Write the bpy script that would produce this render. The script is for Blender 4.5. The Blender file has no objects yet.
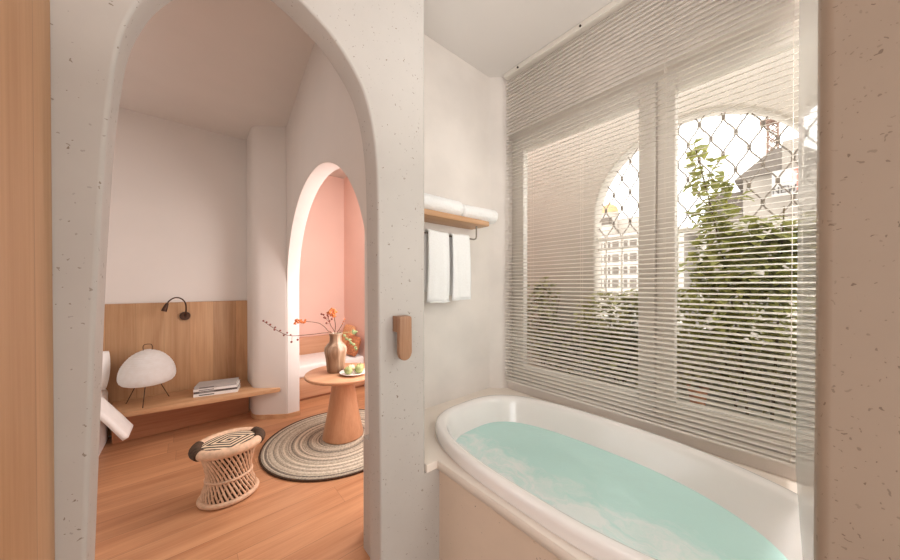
import bpy, bmesh, math, random
from mathutils import Vector, Matrix, noise
PI = math.pi
R = math.radians
C = bpy.context.scene.collection
rnd = random.Random(7)

# ------------------------------------------------------------------ objects
def link(name, bm, mat, parent=None, smooth=False, angle=None):
    me = bpy.data.meshes.new(name)
    bm.normal_update()
    bm.to_mesh(me); bm.free()
    for m in (mat if isinstance(mat, (list, tuple)) else [mat]):
        me.materials.append(m)
    if smooth:
        for p in me.polygons: p.use_smooth = True
        if angle is not None:
            me.set_sharp_from_angle(angle=R(angle))
    o = bpy.data.objects.new(name, me)
    C.objects.link(o)
    if parent: o.parent = parent
    return o

def part(name, bm, mat, parent, smooth=True, angle=40, label=None):
    """a part is modelled in world space and parented with its thing's inverse offset"""
    o = link(name, bm, mat, parent, smooth, angle)
    top = parent
    off = Vector((0, 0, 0))
    while top:
        off += top.location; top = top.parent
    o.data.transform(Matrix.Translation(-off))
    if label: o['label'] = label
    return o

def thing(name, label, cat, loc=(0, 0, 0), group=None):
    o = bpy.data.objects.new(name, None); C.objects.link(o)
    o.location = loc; o.empty_display_size = .1
    o['label'] = label; o['category'] = cat
    if group: o['group'] = group
    return o

def tag(o, label, cat, group=None, kind=None):
    o['label'] = label; o['category'] = cat
    if group: o['group'] = group
    if kind: o['kind'] = kind
    return o

def struct(name, bm, mat, label, cat, smooth=False, angle=35, parent=None):
    o = link(name, bm, mat, parent, smooth, angle)
    if not parent:
        o['kind'] = 'structure'; o['label'] = label; o['category'] = cat
    return o

# ------------------------------------------------------------------ shapes
def box(bm, x0, x1, y0, y1, z0, z1, bev=0, seg=2):
    r = bmesh.ops.create_cube(bm, size=1)
    vs = r['verts']
    for v in vs:
        v.co = Vector(((x0+x1)/2 + v.co.x*(x1-x0), (y0+y1)/2 + v.co.y*(y1-y0), (z0+z1)/2 + v.co.z*(z1-z0)))
    if bev:
        es = list({e for v in vs for e in v.link_edges})
        r = bmesh.ops.bevel(bm, geom=es, offset=bev, segments=seg, affect='EDGES', profile=.5)
        vs = list({v for f in r['faces'] for v in f.verts})
    return vs

def prism(bm, pts, z0, z1, bev=0, seg=2, M=None):
    """pts: outline in xy, extruded z0..z1"""
    a = [bm.verts.new((p[0], p[1], z0)) for p in pts]
    b = [bm.verts.new((p[0], p[1], z1)) for p in pts]
    n = len(pts)
    fs = [bm.faces.new(a[::-1]), bm.faces.new(b)]
    for i in range(n):
        fs.append(bm.faces.new((a[i], a[(i+1) % n], b[(i+1) % n], b[i])))
    vs = a + b
    if bev:
        es = list(fs[1].edges) + list(fs[0].edges)
        r = bmesh.ops.bevel(bm, geom=es, offset=bev, segments=seg, affect='EDGES', profile=.5)
        vs = list(set(vs) | {v for f in r['faces'] for v in f.verts})
        vs = [v for v in vs if v.is_valid]
    if M:
        for v in vs: v.co = M @ v.co
    bmesh.ops.recalc_face_normals(bm, faces=list({f for v in vs for f in v.link_faces}))
    return vs

def lathe(bm, prof, cx, cy, n=40, close=True, wob=None):
    """prof: (r,z) from bottom to top"""
    rings = []
    for r, z in prof:
        if r < 1e-6:
            rings.append([bm.verts.new((cx, cy, z))])
        else:
            rings.append([])
            for i in range(n):
                a = 2*PI*i/n
                rr = r*(wob(a, z) if wob else 1)
                rings[-1].append(bm.verts.new((cx+rr*math.cos(a), cy+rr*math.sin(a), z)))
    for a, b in zip(rings, rings[1:]):
        for i in range(n):
            j = (i+1) % n
            if len(a) == 1 and len(b) == 1: continue
            if len(a) == 1: bm.faces.new((a[0], b[j], b[i]))
            elif len(b) == 1: bm.faces.new((a[i], a[j], b[0]))
            else: bm.faces.new((a[i], a[j], b[j], b[i]))
    return rings

def tube(bm, pts, r, n=8, caps=True):
    """pts list of Vector, r number or list"""
    pts = [Vector(p) for p in pts]
    k = len(pts)
    rs = r if isinstance(r, (list, tuple)) else [r]*k
    prev = None; rings = []
    for i, p in enumerate(pts):
        t = (pts[min(i+1, k-1)] - pts[max(i-1, 0)]).normalized()
        if prev is None:
            up = Vector((0, 0, 1)) if abs(t.z) < .9 else Vector((1, 0, 0))
            u = t.cross(up).normalized()
        else:
            u = (prev - t*prev.dot(t)).normalized()
        prev = u; v = t.cross(u)
        rings.append([bm.verts.new(p + (u*math.cos(2*PI*q/n) + v*math.sin(2*PI*q/n))*rs[i]) for q in range(n)])
    for a, b in zip(rings, rings[1:]):
        for q in range(n):
            bm.faces.new((a[q], a[(q+1) % n], b[(q+1) % n], b[q]))
    if caps:
        bm.faces.new(rings[0][::-1]); bm.faces.new(rings[-1])
    return rings

def spline(pts, m=8):
    pts = [Vector(p) for p in pts]; out = []
    for i in range(len(pts)-1):
        p0 = pts[max(i-1, 0)]; p1 = pts[i]; p2 = pts[i+1]; p3 = pts[min(i+2, len(pts)-1)]
        for k in range(m):
            t = k/m
            out.append(.5*((2*p1) + (p2-p0)*t + (2*p0-5*p1+4*p2-p3)*t*t + (3*p1-p0-3*p2+p3)*t**3))
    out.append(pts[-1])
    return out

def ball(bm, c, r, sx=1, sy=1, sz=1, u=12, v=8):
    q = bmesh.ops.create_uvsphere(bm, u_segments=u, v_segments=v, radius=r)
    for w in q['verts']:
        w.co = Vector((c[0]+w.co.x*sx, c[1]+w.co.y*sy, c[2]+w.co.z*sz))
    return q['verts']

def quad(bm, *ps):
    return bm.faces.new([bm.verts.new(p) for p in ps])

def arch_wall(bm, outline, s0, s1, z0, z1, T, r, xf, round_end=0):
    """a slab from s0..s1, z0..z1, thick T, with an opening whose outline runs from floor left over the top to floor right; the opening's edges are rounded with radius r"""
    n = len(outline)
    pts = [Vector((a, b)) for a, b in outline]
    nor = []
    for i in range(n):
        t = (pts[min(i+1, n-1)] - pts[max(i-1, 0)]).normalized()
        nor.append(Vector((-t.y, t.x)))            # away from the opening
    for i in (0, n-1): nor[i] = Vector((-1, 0)) if i == 0 else Vector((1, 0))
    k = 5
    prof = []                                      # (depth, offset into the wall)
    for j in range(k+1):
        a = PI/2*j/k
        prof.append((r - r*math.sin(a) if False else r*(1-math.cos(a)), r*(1-math.sin(a))))
    prof += [(T - d, o) for d, o in prof[::-1]]
    rings = []
    for d, o in prof:
        rings.append([bm.verts.new(xf(p.x+m.x*o, d, p.y+m.y*o)) for p, m in zip(pts, nor)])
    for a, b in zip(rings, rings[1:]):
        for i in range(n-1):
            bm.faces.new((a[i], a[i+1], b[i+1], b[i])).smooth = True
    for ring, d, o in ((rings[0], 0, r), (rings[-1], T, r)):
        co = [(p.x+m.x*o, p.y+m.y*o) for p, m in zip(pts, nor)]
        tops = [bm.verts.new(xf(c[0], d, z1)) for c in co]
        for i in range(n-1):
            if abs(co[i][0]-co[i+1][0]) < 1e-5: continue
            bm.faces.new((ring[i], ring[i+1], tops[i+1], tops[i]))
        # sides
        lo = [bm.verts.new(xf(s0, d, z)) for z in (z0, z1)]
        m_ = 0
        left = [ring[0]]
        for i in range(1, n):
            if co[i][0] <= co[i-1][0] + 1e-5 and co[i][1] > co[i-1][1] and i < n//2: left.append(ring[i])
            else: break
        bm.faces.new([lo[0]] + left + [tops[len(left)-1], lo[1]])
        e = s1 - (round_end if d == 0 else 0)
        hi = [bm.verts.new(xf(e, d, z)) for z in (z0, z1)]
        right = [ring[n-1]]
        for i in range(n-2, 0, -1):
            if co[i][0] >= co[i+1][0] - 1e-5 and co[i][1] > co[i+1][1] and i > n//2: right.append(ring[i])
            else: break
        bm.faces.new([hi[1], tops[n-len(right)]] + right[::-1] + [hi[0]])
    # ends
    quad(bm, xf(s0, 0, z0), xf(s0, T, z0), xf(s0, T, z1), xf(s0, 0, z1))
    if round_end:
        q = round_end; last = None
        for j in range(7):
            a = PI/2*j/6
            c = (s1 - q + q*math.sin(a), q - q*math.cos(a))
            cur = [bm.verts.new(xf(c[0], c[1], z0)), bm.verts.new(xf(c[0], c[1], z1))]
            if last: bm.faces.new((last[0], cur[0], cur[1], last[1])).smooth = True
            last = cur
        e = [bm.verts.new(xf(s1, T, z0)), bm.verts.new(xf(s1, T, z1))]
        bm.faces.new((last[0], e[0], e[1], last[1]))
    else:
        quad(bm, xf(s1, 0, z0), xf(s1, T, z0), xf(s1, T, z1), xf(s1, 0, z1))
    bmesh.ops.recalc_face_normals(bm, faces=bm.faces)

# ------------------------------------------------------------------ materials
def mat(name):
    m = bpy.data.materials.new(name); m.use_nodes = True
    nt = m.node_tree; nt.nodes.clear()
    out = nt.nodes.new('ShaderNodeOutputMaterial')
    b = nt.nodes.new('ShaderNodeBsdfPrincipled')
    nt.links.new(b.outputs[0], out.inputs[0])
    return m, nt, b, out

def N(nt, kind, **kw):
    n = nt.nodes.new(kind)
    for k, v in kw.items():
        if k.startswith('i_'):
            key = k[2:]
            n.inputs[int(key) if key.isdigit() else key.replace('_', ' ')].default_value = v
        else: setattr(n, k, v)
    return n

def lin(c):
    return tuple(((v/255)/12.92 if v/255 <= .04045 else ((v/255+.055)/1.055)**2.4) for v in c) + (1,)

def coords(nt, scale=(1, 1, 1), rot=(0, 0, 0)):
    t = N(nt, 'ShaderNodeTexCoord'); mp = N(nt, 'ShaderNodeMapping')
    mp.inputs['Scale'].default_value = scale; mp.inputs['Rotation'].default_value = rot
    nt.links.new(t.outputs['Object'], mp.inputs[0])
    return mp.outputs[0]

def ramp(nt, src, stops):
    r = N(nt, 'ShaderNodeValToRGB')
    el = r.color_ramp.elements
    while len(el) < len(stops): el.new(.5)
    for e, (p, c) in zip(el, stops): e.position = p; e.color = c
    nt.links.new(src, r.inputs[0])
    return r.outputs[0]

def bump(nt, b, src, strength=.2, dist=.01):
    n = N(nt, 'ShaderNodeBump'); n.inputs['Strength'].default_value = strength; n.inputs['Distance'].default_value = dist
    nt.links.new(src, n.inputs['Height']); nt.links.new(n.outputs[0], b.inputs['Normal'])

def mixc(nt, fac, a, b, mode='MIX'):
    m = N(nt, 'ShaderNodeMix', data_type='RGBA', blend_type=mode)
    for i, v in ((0, fac), (6, a), (7, b)):
        if hasattr(v, 'links'): nt.links.new(v, m.inputs[i])
        else: m.inputs[i].default_value = v
    return m.outputs[2]

def plain(name, rgb, rough=.6, metal=0, var=.05, vscale=8, bmp=0, spec=.4):
    m, nt, b, o = mat(name)
    c = lin(rgb)
    v = coords(nt)
    n = N(nt, 'ShaderNodeTexNoise', i_Scale=vscale, i_Detail=5); nt.links.new(v, n.inputs['Vector'])
    d = tuple(x*(1-var) for x in c[:3])+(1,); l = tuple(min(1, x*(1+var)) for x in c[:3])+(1,)
    nt.links.new(ramp(nt, n.outputs[0], [(.35, d), (.65, l)]), b.inputs['Base Color'])
    b.inputs['Roughness'].default_value = rough; b.inputs['Metallic'].default_value = metal
    b.inputs['Specular IOR Level'].default_value = spec
    if bmp: bump(nt, b, n.outputs[0], bmp, .01)
    return m

def plaster(name, rgb, fleck=(134, 118, 102), amount=.68, scale=92):
    """trowelled microcement with scattered chips"""
    m, nt, b, o = mat(name)
    c = lin(rgb); v = coords(nt)
    cloud = N(nt, 'ShaderNodeTexNoise', i_Scale=2.2, i_Detail=6, i_Roughness=.6); nt.links.new(v, cloud.inputs['Vector'])
    base = ramp(nt, cloud.outputs[0], [(.3, tuple(x*.93 for x in c[:3])+(1,)), (.7, tuple(min(1, x*1.05) for x in c[:3])+(1,))])
    warp = N(nt, 'ShaderNodeTexNoise', i_Scale=60, i_Detail=2); nt.links.new(v, warp.inputs['Vector'])
    add = N(nt, 'ShaderNodeVectorMath', operation='MULTIPLY_ADD'); add.inputs[1].default_value = (.03, .03, .03)
    nt.links.new(warp.outputs[1], add.inputs[0]); nt.links.new(v, add.inputs[2])
    vo = N(nt, 'ShaderNodeTexVoronoi', i_Scale=scale, i_Randomness=1.0); nt.links.new(add.outputs[0], vo.inputs['Vector'])
    pick = N(nt, 'ShaderNodeSeparateColor'); nt.links.new(vo.outputs['Color'], pick.inputs[0])
    th = N(nt, 'ShaderNodeMapRange', i_1=amount, i_2=1.0, i_3=0.0, i_4=.30); nt.links.new(pick.outputs[0], th.inputs[0])
    lt = N(nt, 'ShaderNodeMath', operation='LESS_THAN'); nt.links.new(vo.outputs['Distance'], lt.inputs[0]); nt.links.new(th.outputs[0], lt.inputs[1])
    fl = mixc(nt, pick.outputs[1], lin(fleck), tuple(x*.8 for x in c[:3])+(1,))
    nt.links.new(mixc(nt, lt.outputs[0], base, fl), b.inputs['Base Color'])
    b.inputs['Roughness'].default_value = .55
    h = N(nt, 'ShaderNodeMath', operation='MULTIPLY_ADD'); h.inputs[1].default_value = -1.0
    nt.links.new(lt.outputs[0], h.inputs[0]); nt.links.new(cloud.outputs[0], h.inputs[2])
    bump(nt, b, h.outputs[0], .25, .004)
    return m

def wood(name, c1, c2, axis=0, grain=1.0, plank=0, plank_axis=1, rough=.42, plank_len=0, seam=.45, spread=.18, freq=9):
    """grain runs along AXIS; planks PLANK wide across PLANK_AXIS"""
    m, nt, b, o = mat(name)
    tc = N(nt, 'ShaderNodeTexCoord')
    sep = N(nt, 'ShaderNodeSeparateXYZ'); nt.links.new(tc.outputs['Object'], sep.inputs[0])
    def math_(op, a, bb=None, cc=None):
        n = N(nt, 'ShaderNodeMath', operation=op)
        for i, x in enumerate((a, bb, cc)):
            if x is None: continue
            if hasattr(x, 'links'): nt.links.new(x, n.inputs[i])
            else: n.inputs[i].default_value = x
        return n.outputs[0]
    idx = None; edge = None
    if plank:
        q = math_('DIVIDE', sep.outputs[plank_axis], plank)
        idx = math_('FLOOR', q)
        fr = math_('FRACT', q)
        edge = math_('MINIMUM', fr, math_('SUBTRACT', 1.0, fr))
        edge = math_('LESS_THAN', edge, .0016/plank)
        if plank_len:
            wn0 = N(nt, 'ShaderNodeTexWhiteNoise', noise_dimensions='1D'); nt.links.new(idx, wn0.inputs['W'])
            q2 = math_('ADD', math_('DIVIDE', sep.outputs[axis], plank_len), math_('MULTIPLY', wn0.outputs[0], 3.7))
            id2 = math_('FLOOR', q2); f2 = math_('FRACT', q2)
            e2 = math_('LESS_THAN', f2, .0022/plank_len)
            edge = math_('MAXIMUM', edge, e2)
            idx = math_('ADD', math_('MULTIPLY', idx, 17.3), id2)
    mp = N(nt, 'ShaderNodeMapping')
    sc = [freq, freq, freq]; sc[axis] = freq*.07
    mp.inputs['Scale'].default_value = sc
    nt.links.new(tc.outputs['Object'], mp.inputs[0])
    vec = mp.outputs[0]
    if plank:
        wn = N(nt, 'ShaderNodeTexWhiteNoise', noise_dimensions='1D'); nt.links.new(idx, wn.inputs['W'])
        sh = N(nt, 'ShaderNodeVectorMath', operation='MULTIPLY_ADD'); sh.inputs[1].default_value = (37, 37, 37)
        nt.links.new(wn.outputs[1], sh.inputs[0]); nt.links.new(vec, sh.inputs[2]); vec = sh.outputs[0]
    n1 = N(nt, 'ShaderNodeTexNoise', i_Scale=1.0, i_Detail=8, i_Roughness=.62, i_Distortion=1.2*grain); nt.links.new(vec, n1.inputs['Vector'])
    fine = N(nt, 'ShaderNodeMapping'); s2 = [freq*16]*3; s2[axis] = freq*.5; fine.inputs['Scale'].default_value = s2
    nt.links.new(tc.outputs['Object'], fine.inputs[0])
    n2 = N(nt, 'ShaderNodeTexNoise', i_Scale=1.0, i_Detail=3); nt.links.new(fine.outputs[0], n2.inputs['Vector'])
    g = math_('ADD', math_('MULTIPLY', n1.outputs[0], .75), math_('MULTIPLY', n2.outputs[0], .25))
    col = ramp(nt, g, [(.34, lin(c2)), (.62, lin(c1))])
    if plank:
        k = math_('MULTIPLY_ADD', wn.outputs[0], spread, 1-spread/2)
        hv = N(nt, 'ShaderNodeHueSaturation'); nt.links.new(col, hv.inputs['Color']); nt.links.new(k, hv.inputs['Value'])
        col = mixc(nt, math_('MULTIPLY', edge, seam), hv.outputs[0], lin(tuple(x*.45 for x in c2)))
    nt.links.new(col, b.inputs['Base Color'])
    b.inputs['Roughness'].default_value = rough
    b.inputs['Specular IOR Level'].default_value = .35
    bump(nt, b, g, .12, .003)
    return m

M = {}
M['plaster'] = plaster('trowelled_plaster', (192, 185, 178))
M['plaster_shaded'] = plaster('trowelled_plaster_in_shade', (169, 149, 131), fleck=(124, 104, 88), amount=.42, scale=125)  # partition plaster again, with this wall's shade mixed into the colour
M['alcove'] = plain('alcove_plaster', (234, 225, 218), .6, var=.05, vscale=3, bmp=.1)
M['paint'] = plain('blush_paint', (223, 213, 205), .7, var=.02, vscale=2)
M['pink'] = plain('pink_paint', (238, 203, 190), .7, var=.02, vscale=2)
M['white_paint'] = plain('white_paint', (240, 232, 226), .6, var=.015)
M['ceil'] = plain('ceiling_paint', (230, 223, 218), .7, var=.01, vscale=2)
M['balcony'] = plain('balcony_render', (192, 181, 170), .8, var=.03, vscale=4)
M['tile'] = plain('floor_stone', (196, 178, 160), .5, var=.05)
M['door_wood'] = wood('pale_oak', (206, 162, 122), (180, 132, 92), axis=2, freq=5, grain=.8, plank=.31, plank_axis=1, seam=.3, spread=.08)
M['floor'] = wood('oak_floorboards', (204, 150, 110), (172, 116, 80), axis=0, plank=.19, plank_axis=1, plank_len=1.7, rough=.36, freq=7, spread=.14)
M['panel'] = wood('oak_panel', (200, 158, 118), (172, 126, 88), axis=2, plank=.195, plank_axis=0, freq=6, seam=.3, spread=.30)
M['shelf_wood'] = wood('oak_board', (212, 168, 128), (188, 138, 98), axis=0, freq=7)
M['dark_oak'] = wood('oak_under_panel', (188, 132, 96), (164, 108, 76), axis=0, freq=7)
M['table_wood'] = wood('turned_oak', (210, 160, 124), (190, 136, 100), axis=2, freq=8, rough=.38)
M['tabletop_wood'] = wood('turned_oak_top', (210, 160, 124), (190, 136, 100), axis=0, freq=8, rough=.36)
M['walnut'] = wood('hook_wood', (172, 130, 100), (140, 100, 72), axis=2, freq=16, rough=.45)
M['nook_wood'] = wood('daybed_wood', (216, 170, 136), (198, 146, 112), axis=0, freq=6)
M['enamel'] = plain('white_enamel', (244, 238, 234), .12, var=.005, spec=.6)
M['ledge'] = plain('ledge_stone', (238, 226, 214), .35, var=.02)
M['panel_front'] = plaster('bath_panel_plaster', (220, 198, 178), amount=.88)
M['linen'] = plain('white_linen', (246, 242, 238), .85, var=.02, vscale=20, bmp=.15)
M['upvc'] = plain('window_frame_white', (222, 214, 205), .4, var=.01)
M['slat'] = plain('blind_slat', (234, 226, 216), .4, var=.01)
M['cord'] = plain('blind_cord', (226, 216, 204), .8)
M['bronze'] = plain('dark_bronze', (74, 52, 40), .4, metal=.7, var=.1)
M['steel'] = plain('brushed_steel', (150, 138, 128), .35, metal=.9)
M['dark'] = plain('dark_hole', (50, 38, 30), .8)
M['iron'] = plain('painted_ironwork', (138, 126, 116), .6)
M['railing'] = plain('white_railing', (236, 228, 220), .6)
M['terracotta'] = plain('terracotta', (196, 140, 108), .8, var=.1)
M['ceramic'] = plain('white_ceramic', (238, 230, 222), .25)
M['fruit'] = plain('green_fruit', (158, 166, 110), .45, var=.22, vscale=14)
M['fruit_pale'] = plain('pale_fruit', (226, 196, 166), .5, var=.12, vscale=14)
M['stem'] = plain('brown_stem', (112, 72, 46), .7)
M['berry'] = plain('red_brown_berry', (128, 62, 48), .5, var=.2)
M['celosia'] = plain('orange_plume', (212, 124, 72), .9, var=.2, vscale=60)
M['sprig'] = plain('green_sprig', (140, 152, 104), .7, var=.2, vscale=40)
M['cane'] = plain('pale_cane', (214, 178, 148), .6, var=.12, vscale=40)
M['dark_cord'] = plain('dark_brown_cord', (70, 50, 34), .8, var=.3, vscale=60, bmp=.3)
M['paper_white'] = plain('magazine_white', (238, 234, 230), .4)
M['paper_grey'] = plain('magazine_grey', (176, 170, 166), .4)
M['paper_dark'] = plain('magazine_dark', (92, 84, 80), .4)
M['pages'] = plain('book_pages', (232, 222, 208), .8)
M['cushion'] = plain('brown_weave', (186, 120, 82), .9, var=.3, vscale=50, bmp=.3)
M['straw'] = plain('straw_weave', (226, 170, 124), .9, var=.25, vscale=60, bmp=.3)
M['grey_render'] = plain('grey_house_render', (148, 138, 128), .8, var=.08, vscale=2)
M['roof'] = plain('grey_roof', (108, 98, 90), .8, var=.12, vscale=6)
M['house_white'] = plain('white_house_render', (188, 178, 168), .8, var=.04)
M['pane_dark'] = plain('far_window_pane', (110, 98, 88), .5, var=.15, vscale=1)
M['dome'] = plain('ochre_dome', (200, 160, 116), .7)
M['lattice'] = plain('rusty_lattice', (136, 108, 94), .7)
M['sign_white'] = plain('sign_board', (176, 170, 166), .6)
M['sign_grey'] = plain('sign_letter_grey', (84, 76, 70), .6)
M['sign_red'] = plain('sign_red', (206, 120, 104), .6)
M['planter'] = plain('planter_white', (228, 222, 212), .7)
M['bark'] = plain('vine_stem', (110, 92, 66), .8)

def leaf_mat(name, a, b_, scale=3):
    m, nt, b, o = mat(name)
    v = coords(nt)
    n = N(nt, 'ShaderNodeTexNoise', i_Scale=scale*4, i_Detail=3); nt.links.new(v, n.inputs['Vector'])
    col = ramp(nt, n.outputs[0], [(.35, lin(a)), (.65, lin(b_))])
    nt.links.new(col, b.inputs['Base Color'])
    b.inputs['Roughness'].default_value = .5
    tr = N(nt, 'ShaderNodeBsdfTranslucent'); nt.links.new(col, tr.inputs[0])
    mx = N(nt, 'ShaderNodeMixShader', i_0=.35)
    nt.links.new(b.outputs[0], mx.inputs[1]); nt.links.new(tr.outputs[0], mx.inputs[2]); nt.links.new(mx.outputs[0], o.inputs[0])
    return m
M['leaf'] = leaf_mat('vine_leaf', (142, 144, 74), (186, 184, 112))
M['leaf_dark'] = leaf_mat('shrub_leaf_dark', (146, 142, 100), (184, 178, 132))
M['leaf_mid'] = leaf_mat('shrub_leaf', (160, 156, 104), (198, 192, 138))

def glass_mat(name, tint=(1, 1, 1, 1), base=.04, haze=0.0, rough=.0):
    m, nt, b, o = mat(name)
    tr = N(nt, 'ShaderNodeBsdfTransparent'); tr.inputs[0].default_value = tint
    gl = N(nt, 'ShaderNodeBsdfGlossy', i_Roughness=rough)
    fr = N(nt, 'ShaderNodeFresnel', i_IOR=1.45)
    mx = N(nt, 'ShaderNodeMixShader')
    ge = N(nt, 'ShaderNodeNewGeometry')                 # only the entering face mirrors: no false total reflection inside the sheet
    fm = N(nt, 'ShaderNodeMath', operation='SUBTRACT', use_clamp=True)
    nt.links.new(fr.outputs[0], fm.inputs[0]); nt.links.new(ge.outputs['Backfacing'], fm.inputs[1])
    nt.links.new(fm.outputs[0], mx.inputs[0]); nt.links.new(tr.outputs[0], mx.inputs[1]); nt.links.new(gl.outputs[0], mx.inputs[2])
    last = mx.outputs[0]
    if haze:
        df = N(nt, 'ShaderNodeBsdfDiffuse'); df.inputs[0].default_value = (.85, .82, .78, 1)
        m2 = N(nt, 'ShaderNodeMixShader', i_0=haze)
        nt.links.new(last, m2.inputs[1]); nt.links.new(df.outputs[0], m2.inputs[2]); last = m2.outputs[0]
    nt.links.new(last, o.inputs[0])
    return m
M['glass'] = glass_mat('window_glass', (.96, .97, .96, 1))
M['screen'] = glass_mat('shower_glass', (.93, .95, .94, 1), haze=.42, rough=.03)

def paper_shade():
    m, nt, b, o = mat('washi_paper')
    v = coords(nt)
    n = N(nt, 'ShaderNodeTexNoise', i_Scale=30, i_Detail=4); nt.links.new(v, n.inputs['Vector'])
    col = ramp(nt, n.outputs[0], [(.3, lin((245, 241, 237))), (.7, lin((251, 249, 247)))])
    nt.links.new(col, b.inputs['Base Color']); b.inputs['Roughness'].default_value = .8
    tr = N(nt, 'ShaderNodeBsdfTranslucent'); nt.links.new(col, tr.inputs[0])
    mx = N(nt, 'ShaderNodeMixShader', i_0=.45)
    nt.links.new(b.outputs[0], mx.inputs[1]); nt.links.new(tr.outputs[0], mx.inputs[2]); nt.links.new(mx.outputs[0], o.inputs[0])
    return m
M['paper'] = paper_shade()

def terry():
    m, nt, b, o = mat('white_terry')
    v = coords(nt)
    vo = N(nt, 'ShaderNodeTexVoronoi', i_Scale=150); nt.links.new(v, vo.inputs['Vector'])
    nt.links.new(ramp(nt, vo.outputs['Distance'], [(0, lin((252, 251, 250))), (1, lin((246, 244, 242)))]), b.inputs['Base Color'])
    b.inputs['Roughness'].default_value = .95; b.inputs['Specular IOR Level'].default_value = .2
    bump(nt, b, vo.outputs['Distance'], .2, .003)
    return m
M['terry'] = terry()

def vase_mat():
    m, nt, b, o = mat('streaked_stoneware')
    v = coords(nt, (14, 14, 1.2))
    n = N(nt, 'ShaderNodeTexNoise', i_Scale=1.5, i_Detail=5, i_Distortion=.6); nt.links.new(v, n.inputs['Vector'])
    nt.links.new(ramp(nt, n.outputs[0], [(.3, lin((118, 88, 66))), (.5, lin((160, 128, 102))), (.7, lin((198, 172, 148)))]), b.inputs['Base Color'])
    b.inputs['Roughness'].default_value = .35
    return m
M['vase'] = vase_mat()

def rug_mat():
    m, nt, b, o = mat('braided_jute')
    tc = N(nt, 'ShaderNodeTexCoord')
    ln = N(nt, 'ShaderNodeVectorMath', operation='LENGTH'); nt.links.new(tc.outputs['Object'], ln.inputs[0])
    n = N(nt, 'ShaderNodeTexNoise', noise_dimensions='1D', i_Scale=22, i_Detail=4, i_Roughness=.7); nt.links.new(ln.outputs['Value'], n.inputs['W'])
    n2 = N(nt, 'ShaderNodeTexNoise', i_Scale=70, i_Detail=2); nt.links.new(tc.outputs['Object'], n2.inputs['Vector'])
    ad = N(nt, 'ShaderNodeMath', operation='MULTIPLY_ADD'); ad.inputs[1].default_value = .3
    nt.links.new(n2.outputs[0], ad.inputs[0]); nt.links.new(n.outputs[0], ad.inputs[2])
    nt.links.new(ramp(nt, ad.outputs[0], [(.42, lin((84, 78, 72))), (.54, lin((138, 128, 114))), (.66, lin((184, 172, 152))), (.78, lin((226, 212, 190)))]), b.inputs['Base Color'])
    b.inputs['Roughness'].default_value = .95
    bump(nt, b, n2.outputs[0], .6, .006)
    return m
M['rug'] = rug_mat()

def stool_seat_mat():
    """concentric diamonds of pale cane and dark cord"""
    m, nt, b, o = mat('diamond_weave')
    tc = N(nt, 'ShaderNodeTexCoord'); sep = N(nt, 'ShaderNodeSeparateXYZ'); nt.links.new(tc.outputs['Object'], sep.inputs[0])
    def mth(op, a, c=None):
        n = N(nt, 'ShaderNodeMath', operation=op)
        for i, x in enumerate((a, c)):
            if x is None: continue
            if hasattr(x, 'links'): nt.links.new(x, n.inputs[i])
            else: n.inputs[i].default_value = x
        return n.outputs[0]
    d = mth('ADD', mth('MULTIPLY', mth('ABSOLUTE', sep.outputs[0]), .85), mth('MULTIPLY', mth('ABSOLUTE', sep.outputs[1]), 1.25))
    st = mth('GREATER_THAN', mth('FRACT', mth('DIVIDE', d, .043)), .5)
    n2 = N(nt, 'ShaderNodeTexNoise', i_Scale=110); nt.links.new(tc.outputs['Object'], n2.inputs['Vector'])
    nt.links.new(mixc(nt, st, lin((48, 36, 28)), lin((222, 198, 168))), b.inputs['Base Color'])
    b.inputs['Roughness'].default_value = .8
    bump(nt, b, n2.outputs[0], .5, .004)
    return m
M['stool_seat'] = stool_seat_mat()

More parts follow.
